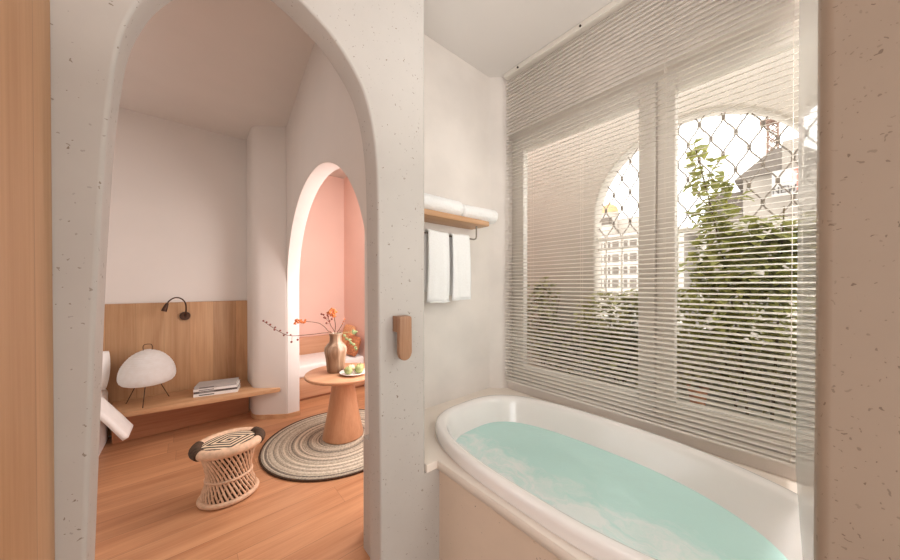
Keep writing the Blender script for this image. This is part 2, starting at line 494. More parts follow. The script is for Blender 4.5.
def water_mat():
    m, nt, b, o = mat('aqua_water')
    tc = N(nt, 'ShaderNodeTexCoord')
    mp = N(nt, 'ShaderNodeMapping'); nt.links.new(tc.outputs['Object'], mp.inputs[0])
    w = N(nt, 'ShaderNodeTexNoise', i_Scale=5, i_Detail=4); nt.links.new(mp.outputs[0], w.inputs['Vector'])
    wa = N(nt, 'ShaderNodeVectorMath', operation='MULTIPLY_ADD'); wa.inputs[1].default_value = (.35, .35, .35)
    nt.links.new(w.outputs[1], wa.inputs[0]); nt.links.new(mp.outputs[0], wa.inputs[2])
    st = N(nt, 'ShaderNodeMapping'); st.inputs['Scale'].default_value = (7, 3.2, 1); st.inputs['Rotation'].default_value = (0, 0, R(-12))
    nt.links.new(wa.outputs[0], st.inputs[0])
    n = N(nt, 'ShaderNodeTexNoise', i_Scale=2.2, i_Detail=7, i_Roughness=.68); nt.links.new(st.outputs[0], n.inputs['Vector'])
    # the jets froth the water along the near side of the tub
    sep = N(nt, 'ShaderNodeSeparateXYZ'); nt.links.new(wa.outputs[0], sep.inputs[0])
    fx = N(nt, 'ShaderNodeMapRange', i_1=.0, i_2=.42, i_3=1.0, i_4=0.0); nt.links.new(sep.outputs[0], fx.inputs[0])
    mu = N(nt, 'ShaderNodeMath', operation='MULTIPLY'); nt.links.new(n.outputs[0], mu.inputs[0]); nt.links.new(fx.outputs[0], mu.inputs[1])
    foam = N(nt, 'ShaderNodeMapRange', i_1=.31, i_2=.56, i_3=0.0, i_4=.8); nt.links.new(mu.outputs[0], foam.inputs[0])
    col = mixc(nt, foam.outputs[0], lin((206, 242, 236)), lin((252, 253, 252)))
    nt.links.new(col, b.inputs['Base Color'])
    b.inputs['Roughness'].default_value = .08; b.inputs['IOR'].default_value = 1.33
    rp = N(nt, 'ShaderNodeTexNoise', i_Scale=26, i_Detail=3); nt.links.new(wa.outputs[0], rp.inputs['Vector'])
    bump(nt, b, rp.outputs[0], .12, .01)
    tr = N(nt, 'ShaderNodeBsdfTransparent'); tr.inputs[0].default_value = (.72, .90, .85, 1)
    mx = N(nt, 'ShaderNodeMixShader', i_0=.93)
    nt.links.new(tr.outputs[0], mx.inputs[1]); nt.links.new(b.outputs[0], mx.inputs[2]); nt.links.new(mx.outputs[0], o.inputs[0])
    return m
M['water'] = water_mat()

# ================================================================== the shell
CEIL = 2.94
AX = lambda y: .458 + .092*y                      # the arched bedroom wall stands a little askew

# --- floors
bm = bmesh.new(); box(bm, -2.7, 2.0, 1.03, 4.75, -.1, 0)
struct('floor', bm, M['floor'], 'oak floorboards of the bedroom beyond the arch', 'floor')
bm = bmesh.new(); box(bm, -1.7, 2.0, -1.7, 1.03, -.1, 0)
struct('floor', bm, M['tile'], 'stone floor of the bathroom', 'floor')
# --- ceilings
bm = bmesh.new(); box(bm, -1.7, 2.0, -1.7, 1.62, CEIL, CEIL+.1)
struct('ceiling', bm, M['ceil'], 'smooth pale ceiling over the bath', 'ceiling')
bm = bmesh.new(); box(bm, -2.7, 2.0, 1.13, 4.75, 3.06, 3.16)
struct('ceiling', bm, M['paint'], 'blush ceiling of the bedroom seen through the arch', 'ceiling')

# --- partition with the tall arched doorway
cx, zs = .19, 1.50
def arch1():
    out = [(-.198, 0), (-.190, .45), (-.180, .75), (-.169, 1.10), (-.159, 1.41), (-.151, 1.59), (-.145, 1.71), (-.134, 1.85), (-.117, 1.985), (-.084, 2.09), (-.045, 2.165), (0, 2.225), (.06, 2.285), (.12, 2.32), (.17, 2.335),
           (.22, 2.325), (.272, 2.303), (.347, 2.262), (.39, 2.228), (.433, 2.182), (.464, 2.14), (.49, 2.09), (.517, 1.994), (.533, 1.869), (.539, 1.72), (.541, 1.495), (.545, 1.0), (.551, .43), (.552, 0)]
    sp = spline([Vector((a, b, 0)) for a, b in out], 4)
    return [(p.x, p.y) for p in sp]
bm = bmesh.new()
arch_wall(bm, arch1(), -.25, .765, 0, 3.06, .10, .009, lambda s, d, z: (s, 1.03+d, z), round_end=.018)
o = struct('wall_front', bm, M['plaster'], 'speckled pale plaster partition with a tall arched doorway into the bedroom', 'wall')
bm = bmesh.new(); box(bm, .70, .845, 1.0302, 1.5, 0, .60)
struct('wall_front', bm, M['plaster'], 'low plaster return of the partition under the bath ledge', 'wall')
bm = bmesh.new(); prism(bm, [(.63, 1.125), (.7648, 1.125), (.7648, 1.5), (.745, 1.5)], 0, CEIL)
struct('wall_front', bm, M['plaster'], 'plaster pier between the arch and the towel alcove', 'wall')

# --- wood lining at the left
bm = bmesh.new(); box(bm, -.28, -.221, .35, 1.0295, 0, CEIL, .004)
struct('wall_left', bm, M['door_wood'], 'pale oak panel with upright grain at the left edge', 'wood panel')

# --- alcove walls
bm = bmesh.new()
prof = [(.765, 1.50), (1.66, 1.50)] + [(1.690, 1.4985), (1.700, 1.495), (1.708, 1.488), (1.80, 1.40)]
a = [[bm.verts.new((x, y, z)) for x, y in prof] for z in (0, CEIL)]
for i in range(len(prof)-1): bm.faces.new((a[0][i], a[0][i+1], a[1][i+1], a[1][i]))
b = [[bm.verts.new((x, 1.62, z)) for x in (.765, 1.9)] for z in (0, CEIL)]
bm.faces.new((b[0][0], b[0][1], b[1][1], b[1][0]))
bm.faces.new((a[0][0], b[0][0], b[1][0], a[1][0])); bm.faces.new((a[0][-1], b[0][1], b[1][1], a[1][-1]))
bm.faces.new([b[1][0], b[1][1]] + a[1][::-1])
bmesh.ops.recalc_face_normals(bm, faces=bm.faces)
struct('wall_back', bm, M['alcove'], 'pale plaster wall behind the towel shelf at the end of the bath', 'wall', smooth=True, angle=30)

# --- window wall
bm = bmesh.new()
WX0, WX1 = 1.80, 1.96
box(bm, WX0, WX1, -.5, 1.425, 2.50, CEIL)
box(bm, WX0, WX1, -.5, 1.425, 0, .69)
box(bm, WX0, WX1, 1.425, 1.62, 0, CEIL)
box(bm, WX0, WX1, -.62, -.5, 0, CEIL)
struct('wall_right', bm, M['alcove'], 'wall around the bathroom window above the bath', 'wall')
# --- stub wall at the right, its edge rounded
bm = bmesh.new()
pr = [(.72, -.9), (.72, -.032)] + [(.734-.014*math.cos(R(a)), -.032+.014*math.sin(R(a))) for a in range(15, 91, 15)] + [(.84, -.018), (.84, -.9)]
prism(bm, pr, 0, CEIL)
struct('wall_right', bm, M['plaster_shaded'], 'chipped plaster wall, coloured darker for shade, at the right edge', 'wall', smooth=True, angle=40)
# --- walls behind the camera and end of the bath
bm = bmesh.new(); box(bm, .84, WX1, -.62, -.45, 0, CEIL)
struct('wall_end', bm, M['alcove'], 'wall at the near end of the bath', 'wall')
bm = bmesh.new(); box(bm, -1.8, -1.7, -1.7, 1.03, 0, CEIL)
struct('wall_side', bm, M['alcove'], 'bathroom side wall', 'wall')
bm = bmesh.new(); box(bm, -1.8, 2.0, -1.8, -1.7, 0, CEIL)
struct('wall_rear', bm, M['alcove'], 'bathroom rear wall', 'wall')

# --- bedroom walls
bm = bmesh.new(); box(bm, -2.8, .52, 4.12, 4.24, 0, 3.06)
struct('wall_bedroom_back', bm, M['paint'], 'blush wall above the oak headboard panel', 'wall')
bm = bmesh.new(); box(bm, -2.8, -2.7, 1.03, 4.24, 0, 3.06)
struct('wall_bedroom_left', bm, M['paint'], 'blush left wall of the bedroom', 'wall')
bm = bmesh.new(); box(bm, -2.8, -.25, 1.03, 1.13, 0, 3.06)
struct('wall_bedroom_front', bm, M['paint'], 'bedroom side of the partition', 'wall')
# pilaster with rounded corners between the headboard and the arch
bm = bmesh.new()
def rounded(poly, rad, seg=6):
    out = []; n = len(poly)
    for i in range(n):
        p = Vector(poly[i]); a = Vector(poly[i-1]); c = Vector(poly[(i+1) % n]); r = rad[i]
        if r <= 0: out.append(tuple(p)); continue
        u = (a-p).normalized(); v = (c-p).normalized()
        s = p+u*r; e = p+v*r
        for k in range(seg+1):
            t = k/seg
            q = s*(1-t)**2 + p*2*t*(1-t) + e*t*t
            out.append(tuple(q))
    return out
PIL = rounded([(.50, 4.13), (.50, 3.69), (.772, 3.506), (.898, 3.506), (.898, 4.13)], [0, .09, .012, .012, 0])
prism(bm, PIL, 0, 3.06)
struct('wall_bedroom_right', bm, M['paint'], 'rounded blush pillar beside the oak headboard panel', 'pillar', smooth=True, angle=50)
bm = bmesh.new()
SK = rounded([(.494, 3.90), (.494, 3.684), (.773, 3.491), (.905, 3.491), (.905, 3.90)], [0, .095, .014, .012, 0])
prism(bm, SK, 0, .045, .004)
struct('trim_1', bm, M['shelf_wood'], 'low wooden skirting round the foot of the pillar', 'skirting', smooth=True, angle=40)
# the wide arch: white inside, blush on the bedroom face
def arch2():
    out = [(1.15, 0)]
    for i in range(0, 49):
        t = PI - PI*i/48
        out.append((2.325+1.175*math.cos(t), 1.38+.83*math.sin(t)))
    out.append((3.5, 0))
    return out
bm = bmesh.new()
arch_wall(bm, arch2(), 1.131, 3.505, 0, 3.06, .12, .006, lambda s, d, z: (AX(s)+d, s, z))
bm.normal_update(); bm.faces.ensure_lookup_table()
for f in bm.faces:
    f.material_index = 0
    c = f.calc_center_median()
    dd = c.x - AX(c.y)
    if .003 < dd < .117 and 1.14 < c.y < 3.506: f.material_index = 1
struct('wall_bedroom_right', bm, [M['paint'], M['white_paint']], 'blush wall with a wide white edged arch into the pink nook', 'wall')
# the nook behind the arch
bm = bmesh.new(); box(bm, .52, 2.0, 4.62, 4.74, 0, 3.06)
struct('wall_nook_back', bm, M['pink'], 'pink wall behind the daybed in the nook', 'wall')
bm = bmesh.new(); box(bm, 1.84, 2.0, 1.63, 4.62, 0, 3.06)
struct('wall_nook_right', bm, M['pink'], 'pink right wall of the nook', 'wall')
bm = bmesh.new(); box(bm, .82, 1.84, 1.621, 1.64, 0, 3.06)
struct('wall_nook_front', bm, M['pink'], 'pink front wall of the nook', 'wall')
bm = bmesh.new(); box(bm, .52, .90, 4.13, 4.62, 0, 3.06)
struct('wall_nook_left', bm, M['pink'], 'pink pier beside the daybed', 'wall')

# --- bath surround: ledge with an oval hole, lip, front panel
TX, TY, TA = 1.278, .55, .432
TB1, TB2 = .785, .76                                # towards the towels / towards the screen
def tub_ring(off, k=0.0, n=96):
    """plan of the tub inset by OFF; K slopes the near end in further"""
    pts = []
    for i in range(n):
        t = 2*PI*i/n
        c, s = math.cos(t), math.sin(t)
        e = 2/3.0 if s > 0 else 2/2.1
        b = (TB1-off) if s > 0 else (TB2-off-k)
        pts.append((TX + (TA-off)*abs(c)**e*(1 if c > 0 else -1), TY + b*abs(s)**e*(1 if s > 0 else -1)))
    return pts
LX0, LX1, LY0, LY1, LZ = .822, 1.80, -.45, 1.5, .635
bm = bmesh.new()
inner = tub_ring(.05)
outer = []
for x, y in inner:
    dx, dy = x-TX, y-TY
    ts = []
    if dx > 1e-9: ts.append((LX1-TX)/dx)
    if dx < -1e-9: ts.append((LX0-TX)/dx)
    if dy > 1e-9: ts.append((LY1-TY)/dy)
    if dy < -1e-9: ts.append((LY0-TY)/dy)
    t = min(ts); outer.append((TX+dx*t, TY+dy*t))
vi = [bm.verts.new((x, y, LZ)) for x, y in inner]; vo = [bm.verts.new((x, y, LZ)) for x, y in outer]
n = len(vi)
for i in range(n): bm.faces.new((vi[i], vo[i], vo[(i+1) % n], vi[(i+1) % n]))
for cxy in ((LX0, LY0), (LX0, LY1), (LX1, LY0), (LX1, LY1)):          # corners of the slab
    j = min(range(n), key=lambda i: (outer[i][0]-cxy[0])**2+(outer[i][1]-cxy[1])**2)
    nb = [(j-1) % n, (j+1) % n]
    for q in nb:
        if abs(outer[q][0]-outer[j][0]) > 1e-6 and abs(outer[q][1]-outer[j][1]) > 1e-6:
            bm.faces.new((vo[j], vo[q], bm.verts.new((cxy[0], cxy[1], LZ))))
bmesh.ops.recalc_face_normals(bm, faces=bm.faces)
if sum(f.normal.z for f in bm.faces) < 0: bmesh.ops.reverse_faces(bm, faces=bm.faces)
# front lip, rounded on top
lp = [(LX0+.02, LZ-.038), (LX0, LZ-.038)] + [(LX0+.010-.010*math.cos(R(a)), LZ-.010+.010*math.sin(R(a))) for a in range(0, 91, 18)]
last = None
for x, z in lp:
    cur = [bm.verts.new((x, LY0, z)), bm.verts.new((x, 1.03, z))]
    if last: bm.faces.new((last[0], last[1], cur[1], cur[0])).smooth = True
    last = cur
box(bm, .7655, LX0+.012, 1.024, LY1, LZ-.036, LZ-.0005, .003)
struct('trim_2', bm, M['ledge'], 'pale stone ledge that the bathtub is set into', 'ledge')
bm = bmesh.new(); box(bm, .838, .87, -.45, 1.0302, 0, LZ-.03)
struct('wall_bath_panel', bm, M['panel_front'], 'sand coloured plaster panel below the bath ledge', 'wall')

# ================================================================== bathtub and water
bt = thing('bathtub', 'white oval bathtub set in the ledge under the window', 'bathtub', (TX, TY, LZ))
rings = [(.004, 0, LZ), (.0, 0, LZ+.006), (0, 0, .672), (.003, 0, .682), (.010, 0, .688), (.020, 0, .690), (.034, 0, .689), (.046, 0, .684), (.054, .002, .674), (.060, .008, .655), (.075, .05, .60),
         (.092, .108, .55), (.115, .155, .48), (.145, .20, .38), (.175, .235, .29), (.21, .26, .235), (.27, .28, .215), (.33, .33, .21)]
bm = bmesh.new(); rv = []
for off, k, z in rings: rv.append([bm.verts.new((x, y, z)) for x, y in tub_ring(off, k)])
for a, b in zip(rv, rv[1:]):
    for i in range(len(a)): bm.faces.new((a[i], a[(i+1) % len(a)], b[(i+1) % len(a)], b[i]))
bm.faces.new(rv[-1])
bmesh.ops.recalc_face_normals(bm, faces=bm.faces)
part('shell', bm, M['enamel'], bt, True, 60)
WZ = .553
bm = bmesh.new()
outl = tub_ring(.0905, .105)
NR = 26; rr = []
for j in range(1, NR+1):
    f = j/NR; row = []
    for x, y in outl:
        px, py = TX+(x-TX)*f, .50+(y-.50)*f
        h = noise.noise(Vector((px*7, py*7, 0)))*.004 + noise.noise(Vector((px*17, py*17, 3)))*.0018
        row.append(bm.verts.new((px-TX, py-TY, h*(1 if j < NR else 0))))
    rr.append(row)
cv = bm.verts.new((0, .50-TY, 0))
n = len(outl)
for i in range(n): bm.faces.new((cv, rr[0][i], rr[0][(i+1) % n]))
for a, b in zip(rr, rr[1:]):
    for i in range(n): bm.faces.new((a[i], b[i], b[(i+1) % n], a[(i+1) % n]))
w = link('bath_water', bm, M['water'], None, True)
w.location = (TX, TY, WZ)
tag(w, 'pale aqua bath water with white swirls of foam filling the tub', 'water')

# ================================================================== glass screen at the near end of the bath
sc = thing('shower_screen', 'narrow looking clear glass screen at the near end of the bath beside the shade-darkened wall', 'shower screen', (1.28, -.006, .70))
bm = bmesh.new()
d = Vector((1.755-.80, .0068-(-.0186), 0)); L = d.length; ang = math.atan2(d.y, d.x)
vs = box(bm, 0, L, -.008, 0, 0, 2.1)
mt = Matrix.Translation((.80, -.0186, .70)) @ Matrix.Rotation(ang, 4, 'Z')
for v in vs: v.co = mt @ v.co
part('glass_panel', bm, M['screen'], sc, False)

# ================================================================== window
wn = bpy.data.objects.new('window_1', None); C.objects.link(wn); wn['kind'] = 'structure'
wn['label'] = 'wide white framed casement window of two panes behind the blind'; wn['category'] = 'window'
wn.location = (1.87, .5, .69)
def rect_frame(bm, y0, y1, z0, z1, w, x0, x1, wb=None, bev=.004):
    wb = wb or w
    box(bm, x0, x1, y0, y0+w, z0, z1, bev); box(bm, x0, x1, y1-w, y1, z0, z1, bev)
    box(bm, x0, x1, y0+w, y1-w, z1-w, z1, bev); box(bm, x0, x1, y0+w, y1-w, z0, z0+wb, bev)
bm = bmesh.new(); rect_frame(bm, -.5, 1.425, .69, 2.50, .035, 1.875, 1.955)
box(bm, 1.875, 1.955, .474, .506, .725, 2.465, .003)
part('window_frame', bm, M['upvc'], wn, False)
for (y0, y1, nm) in ((.494, 1.392, 'left'), (-.467, .486, 'right')):
    bm = bmesh.new(); rect_frame(bm, y0, y1, .722, 2.468, .078, 1.862, 1.915, .085, .006)
    s = part('sash', bm, M['upvc'], wn, False)
    bm = bmesh.new(); box(bm, 1.89, 1.896, y0+.07, y1-.07, .80, 2.395)
    part('pane', bm, M['glass'], s, False)

# ================================================================== venetian blind
bl = thing('venetian_blind', 'cream venetian blind drawn down over the bathroom window', 'blind', (1.775, .5, CEIL))
BY0, BY1, BX = -.36, 1.405, 1.772
bm = bmesh.new(); box(bm, 1.748, 1.797, BY0, BY1, CEIL-.034, CEIL-.002, .003)
hr = part('headrail', bm, M['slat'], bl, False)
zt, zb, pitch = CEIL-.062, .728, .0244
ns = int((zt-zb)/pitch)+1
bm = bmesh.new(); tl = R(15)
for i in range(ns):
    z = zb + i*pitch
    pr = []
    for k in range(5):
        u = (k/4-.5)*.0255
        cr = .0016*(1-(2*u/.0255)**2)
        pr.append((u*math.cos(tl) - cr*math.sin(tl), u*math.sin(tl) + cr*math.cos(tl)))
    a = [[bm.verts.new((BX+p[0], y, z+p[1]+o)) for p in pr] for y in (BY0+.004, BY1-.004) for o in (0, -.0006)]
    for k in range(4):
        bm.faces.new((a[0][k], a[0][k+1], a[2][k+1], a[2][k])).smooth = True
        bm.faces.new((a[1][k], a[3][k], a[3][k+1], a[1][k+1])).smooth = True
    bm.faces.new((a[0][0], a[2][0], a[3][0], a[1][0])); bm.faces.new((a[0][4], a[1][4], a[3][4], a[2][4]))
o = part('slats', bm, M['slat'], bl, False)
bm = bmesh.new(); box(bm, BX-.014, BX+.014, BY0+.004, BY1-.004, .700, .714, .004)
part('bottom_rail', bm, M['slat'], bl, False)
for y in (1.18, .84, .43, .02, -.25):
    bm = bmesh.new()
    for dx in (-.0135, .0135): tube(bm, [(BX+dx, y, .71), (BX+dx, y, CEIL-.03)], .0009, 6)
    part('ladder_cord', bm, M['cord'], bl)
for y in (1.28, .84):
    bm = bmesh.new(); r_ = bmesh.ops.create_cone(bm, cap_ends=True, segments=12, radius1=.006, radius2=.006, depth=.008)
    for v in r_['verts']: v.co = Vector((1.7445+v.co.z, y+v.co.x, CEIL-.024+v.co.y))
    part('cord_hole', bm, M['dark'], hr, label='dark cord hole in the headrail')

# ================================================================== towel shelf and towels
ts = thing('towel_shelf', 'small oak wall shelf with a steel towel rail above the bath', 'shelf', (1.2, 1.5, 1.80))
bm = bmesh.new(); box(bm, .86, 1.512, 1.335, 1.499, 1.79, 1.822, .003)
part('shelf_board', bm, M['shelf_wood'], ts, True)
bm = bmesh.new()
rail = [(.92, 1.385, 1.792), (.92, 1.385, 1.72), (.926, 1.385, 1.706), (.94, 1.385, 1.70), (1.42, 1.385, 1.70), (1.436, 1.385, 1.706), (1.442, 1.385, 1.72), (1.442, 1.385, 1.792)]
tube(bm, rail, .005, 10)
part('towel_rail', bm, M['steel'], ts)

def roll_towel(name, label, p0, p1, r, turns=3.2):
    t = thing(name, label, 'towel', ((p0[0]+p1[0])/2, (p0[1]+p1[1])/2, p0[2]-r), 'rolled towels on the oak shelf')
    bm = bmesh.new()
    ax = (Vector(p1)-Vector(p0)); L = ax.length; ax.normalize()
    side = ax.cross(Vector((0, 0, 1))).normalized(); up = Vector((0, 0, 1))
    n, m = 72, 60
    R0 = []
    for j in range(m+1):
        f = j/m; row = []
        edge = min(f, 1-f)*L
        sh = 1 - .22*max(0, 1-edge/.014)**2
        for i in range(n):
            a = 2*PI*i/n
            rr_ = r*sh*(1+.05*noise.noise(Vector((math.cos(a)*9+p0[0], math.sin(a)*9, f*L*95)))+.03*noise.noise(Vector((math.cos(a)*2.4, math.sin(a)*2.4, f*9+p0[0]*7))))
            q = Vector(p0)+ax*(L*f)+side*math.cos(a)*rr_*1.12+up*math.sin(a)*rr_*(.98)
            row.append(bm.verts.new(q))
        R0.append(row)
    for a_, b_ in zip(R0, R0[1:]):
        for i in range(n): bm.faces.new((a_[i], a_[(i+1) % n], b_[(i+1) % n], b_[i]))
    for row, sgn, base in ((R0[0], -1, p0), (R0[-1], 1, p1)):
        prev = row
        for k in range(1, 9):
            f = 1-k/9
            dep = (-.004 if k % 3 == 1 else .0)
            cur = []
            for v in row:
                d_ = v.co - Vector(base); d_ -= ax*d_.dot(ax)
                cur.append(bm.verts.new(Vector(base)+d_*f+ax*sgn*dep))
            for i in range(n): bm.faces.new((prev[i], prev[(i+1) % n], cur[(i+1) % n], cur[i]))
            prev = cur
        bm.faces.new(prev)
    bmesh.ops.recalc_face_normals(bm, faces=bm.faces)
    part('towel_roll', bm, M['terry'], t, True, 60)
    # the loose outer edge of the roll
    bm = bmesh.new()
    pts = [Vector(p0)+ax*(L*f)+side*(-r*1.10)+up*(-.1*r) for f in [.03+.94*i/10 for i in range(11)]]
    tube(bm, pts, .006, 8)
    part('hem', bm, M['terry'], t)
roll_towel('rolled_towel', 'white rolled towel on the oak shelf beside the plaster edge', (.93, 1.415, 1.877), (1.305, 1.415, 1.877), .055)
roll_towel('rolled_towel', 'white rolled towel poking past the free end of the oak shelf', (1.318, 1.42, 1.872), (1.615, 1.385, 1.872), .049)

def hang_towel(label, x0, x1, zbot, zback, seed):
    bm = bmesh.new(); nx, T = 14, .011
    r0 = random.Random(seed)
    path = []
    for k in range(15): path.append((-.020 - .006*math.sin(k/14*PI), zbot + (1.70-zbot)*k/14))
    for a in range(15, 180, 15): path.append((-.020*math.cos(R(a)), 1.70+.016*math.sin(R(a))))
    for k in range(15): path.append((.020, 1.70 - (1.70-zback)*k/14))
    rows = []
    for j, (dy, z) in enumerate(path):
        row = []
        for i in range(nx+1):
            f = i/nx
            drop = max(0, (1.70-z)/.4)
            fold = .007*math.sin(f*7+seed)*drop + .004*math.sin(f*13+seed*2)*drop
            x = x0+(x1-x0)*f + (f-.5)*.012*drop
            row.append(bm.verts.new((x, 1.385+dy*(1 + .2*drop)+fold*(1 if dy < 0 else .4), z+.003*math.sin(f*5+seed))))
        rows.append(row)
    for a, b in zip(rows, rows[1:]):
        for i in range(nx): bm.faces.new((a[i], a[i+1], b[i+1], b[i]))
    t = thing('hanging_towel', label, 'towel', ((x0+x1)/2, 1.385, zbot), 'white towels hung on the steel rail')
    c = part('towel_cloth', bm, M['terry'], t, True, 80)
    md = c.modifiers.new('thickness', 'SOLIDIFY'); md.thickness = .007; md.offset = 0
    bm = bmesh.new(); tube(bm, [(x0+.0, 1.352, zbot+.004), ((x0+x1)/2, 1.352, zbot+.004), (x1, 1.352, zbot+.004)], .0035, 6)
    part('hem', bm, M['terry'], t)
hang_towel('white towel hanging on the rail nearest the plaster partition edge', 1.03, 1.182, 1.30, 1.36, 1)
hang_towel('white towel hanging on the rail nearest the window', 1.212, 1.355, 1.31, 1.34, 4)

# ================================================================== wooden hook on the partition
hk = thing('wall_hook', 'wooden lever shaped hook on the plaster partition', 'hook', (.63, 1.03, 1.2))
bm = bmesh.new()
hx0, hx1, ht, hb = .600, .656, 1.281, 1.112
r_ = (hx1-hx0)/2
ol = [(hx1-.006, ht), (hx1, ht-.006)] + [((hx0+hx1)/2+r_*math.cos(R(a)), hb+r_+r_*math.sin(R(a))) for a in range(0, -181, -15)] + [(hx0, ht-.006), (hx0+.006, ht)]
prism(bm, ol, 0, .018, .003, 2, Matrix.Translation((0, .993, 0)) @ Matrix.Rotation(R(90), 4, 'X'))
part('lever', bm, M['walnut'], hk, True, 30)
bm = bmesh.new()
ol = [(hx0+.002, ht), (hx1-.002, ht), (hx1-.002, ht-.060)] + [(hx0+.002, ht-.060)]
prism(bm, ol, 0, .0365, .004, 2, Matrix.Translation((0, 1.0295, 0)) @ Matrix.Rotation(R(90), 4, 'X'))
part('mounting_block', bm, M['walnut'], hk, True, 30)

# ================================================================== bedroom: headboard panel, shelf, lamps
bm = bmesh.new(); box(bm, -2.2, .505, 4.088, 4.1195, .02, 1.228, .004)
o = link('headboard', bm, M['panel'], None, True, 40)
tag(o, 'tall oak plank headboard panel fixed along the bedroom wall', 'headboard')
ws = thing('wall_shelf', 'long low oak shelf along the headboard panel, its end running onto the pillar', 'shelf', (0, 3.9, .285))
bm = bmesh.new()
prism(bm, [(-.54, 4.087), (-.54, 3.70), (-.47, 3.69), (.68, 3.528), (.715, 3.5235), (.722, 3.532), (.715, 3.552), (.50, 3.705), (.495, 3.72), (.495, 4.087)], .285, .325, .006)
part('shelf_board', bm, M['shelf_wood'], ws, True, 40)
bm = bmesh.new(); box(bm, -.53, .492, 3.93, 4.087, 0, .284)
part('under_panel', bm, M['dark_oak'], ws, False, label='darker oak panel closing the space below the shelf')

LX, LY, SZ = -.292, 3.835, .325
lamp = thing('table_lamp', 'white domed paper table lamp on thin tripod legs standing on the oak shelf', 'lamp', (LX, LY, SZ))
bm = bmesh.new()
pf = [(.0, .508), (.09, .508), (.140, .514), (.170, .530), (.187, .557), (.191, .592), (.187, .632), (.174, .676), (.156, .712), (.132, .746), (.104, .775), (.072, .797), (.045, .808), (.028, .812), (.026, .817), (0, .817)]
fin = spline([Vector((r, 0, z)) for r, z in pf], 5)
prof = [(max(0, p.x + (.0022*math.cos(p.z*2*PI/.0165) if p.x > .04 else 0)), p.z) for p in fin]
prof[0] = (0, prof[0][1]); prof[-1] = (0, prof[-1][1])
lathe(bm, prof, LX, LY, 48)
shade = part('lamp_shade', bm, M['paper'], lamp, True, 80)
bm = bmesh.new()
tube(bm, spline([(LX-.028, LY, .812), (LX-.030, LY, .845), (LX-.018, LY, .864), (LX+.018, LY, .864), (LX+.030, LY, .845), (LX+.028, LY, .812)], 5), .0028, 8)
part('wire_loop', bm, M['bronze'], shade)
for ax_, ay_ in ((-.025, -.115), (.135, .115), (-.150, .110)):
    bm = bmesh.new()
    tube(bm, [(LX+ax_*.45, LY+ay_*.45, .53), (LX+ax_, LY+ay_, SZ+.003)], .0034, 8)
    ball(bm, (LX+ax_, LY+ay_, SZ+.0045), .0045, u=8, v=6)
    part('leg', bm, M['bronze'], lamp)

wl = thing('reading_lamp', 'dark bronze gooseneck reading lamp fixed to the headboard panel above the paper lamp', 'lamp', (-.037, 4.088, 1.087))
bm = bmesh.new()
c_ = bmesh.ops.create_cone(bm, cap_ends=True, segments=32, radius1=.044, radius2=.042, depth=.022)
for v in c_['verts']: v.co = Vector((-.037+v.co.x, 4.077-v.co.z*1.0, 1.087+v.co.y))
part('base_plate', bm, M['bronze'], wl, True, 30)
bm = bmesh.new()
tube(bm, spline([(-.037, 4.07, 1.087), (-.034, 4.035, 1.10), (-.028, 4.01, 1.155), (-.034, 3.995, 1.225), (-.068, 3.985, 1.27), (-.112, 3.975, 1.277), (-.150, 3.965, 1.250), (-.168, 3.958, 1.215)], 6), .0062, 10)
part('arm', bm, M['bronze'], wl)
bm = bmesh.new()
tube(bm, [(-.164, 3.96, 1.226), (-.170, 3.957, 1.212), (-.186, 3.950, 1.160), (-.189, 3.949, 1.150)], [.010, .015, .021, .021], 16)
part('lamp_head', bm, M['bronze'], wl, True, 40)

# magazines on the shelf
dirx = Vector((.36, -.088, 0)).normalized(); diry = Vector((-dirx.y, dirx.x, 0))
zz = SZ
for (lab, h, w_, dp, dx, sk, cov) in (
        ('white spined book at the bottom of the stack on the oak shelf', .030, .352, .20, 0, 0, 'paper_white'),
        ('dark spined book second from the bottom of the stack on the shelf', .020, .345, .20, .003, .012, 'paper_dark'),
        ('white spined book third from the bottom of the shelf stack', .022, .348, .195, .0, -.008, 'paper_white'),
        ('pale grey book on top of the stack on the oak shelf', .024, .335, .19, .006, .015, 'paper_grey')):
    t = thing('book', lab, 'book', (.2, 3.8, zz), 'books stacked on the oak shelf')
    o_ = Vector((.022, 3.755, zz)) + dirx*dx
    rm = Matrix.Translation(o_) @ Matrix.Rotation(math.atan2(dirx.y, dirx.x)+sk, 4, 'Z')
    bm = bmesh.new()
    vs = box(bm, 0, w_, 0, dp, 0, .0025) + box(bm, 0, w_, 0, dp, h-.0025, h) + box(bm, 0, w_, -.0005, .0025, .0, h)
    for v in vs: v.co = rm @ v.co
    cvr = part('cover', bm, M[cov], t, False)
    bm = bmesh.new(); vs = box(bm, .004, w_-.004, .003, dp-.004, .0027, h-.0027)
    for v in vs: v.co = rm @ v.co
    part('pages', bm, M['pages'], t, False)
    bm = bmesh.new()
    vs = box(bm, w_*.12, w_*.46, -.0012, .0, h*.3, h*.62)
    for v in vs: v.co = rm @ v.co
    part('spine_print', bm, M['paper_dark' if cov != 'paper_dark' else 'paper_grey'], cvr, False)
    zz += h+.0004

# ================================================================== bed
bd = thing('bed', 'white made bed at the left behind the plaster arch', 'bed', (-1.3, 3.0, 0))
bm = bmesh.new(); box(bm, -2.15, -.565, 2.0, 4.05, 0, .27, .02, 3)
part('valance', bm, M['linen'], bd, True)
bm = bmesh.new(); box(bm, -2.15, -.56, 2.0, 4.06, .271, .49, .05, 4)
part('mattress', bm, M['linen'], bd, True)
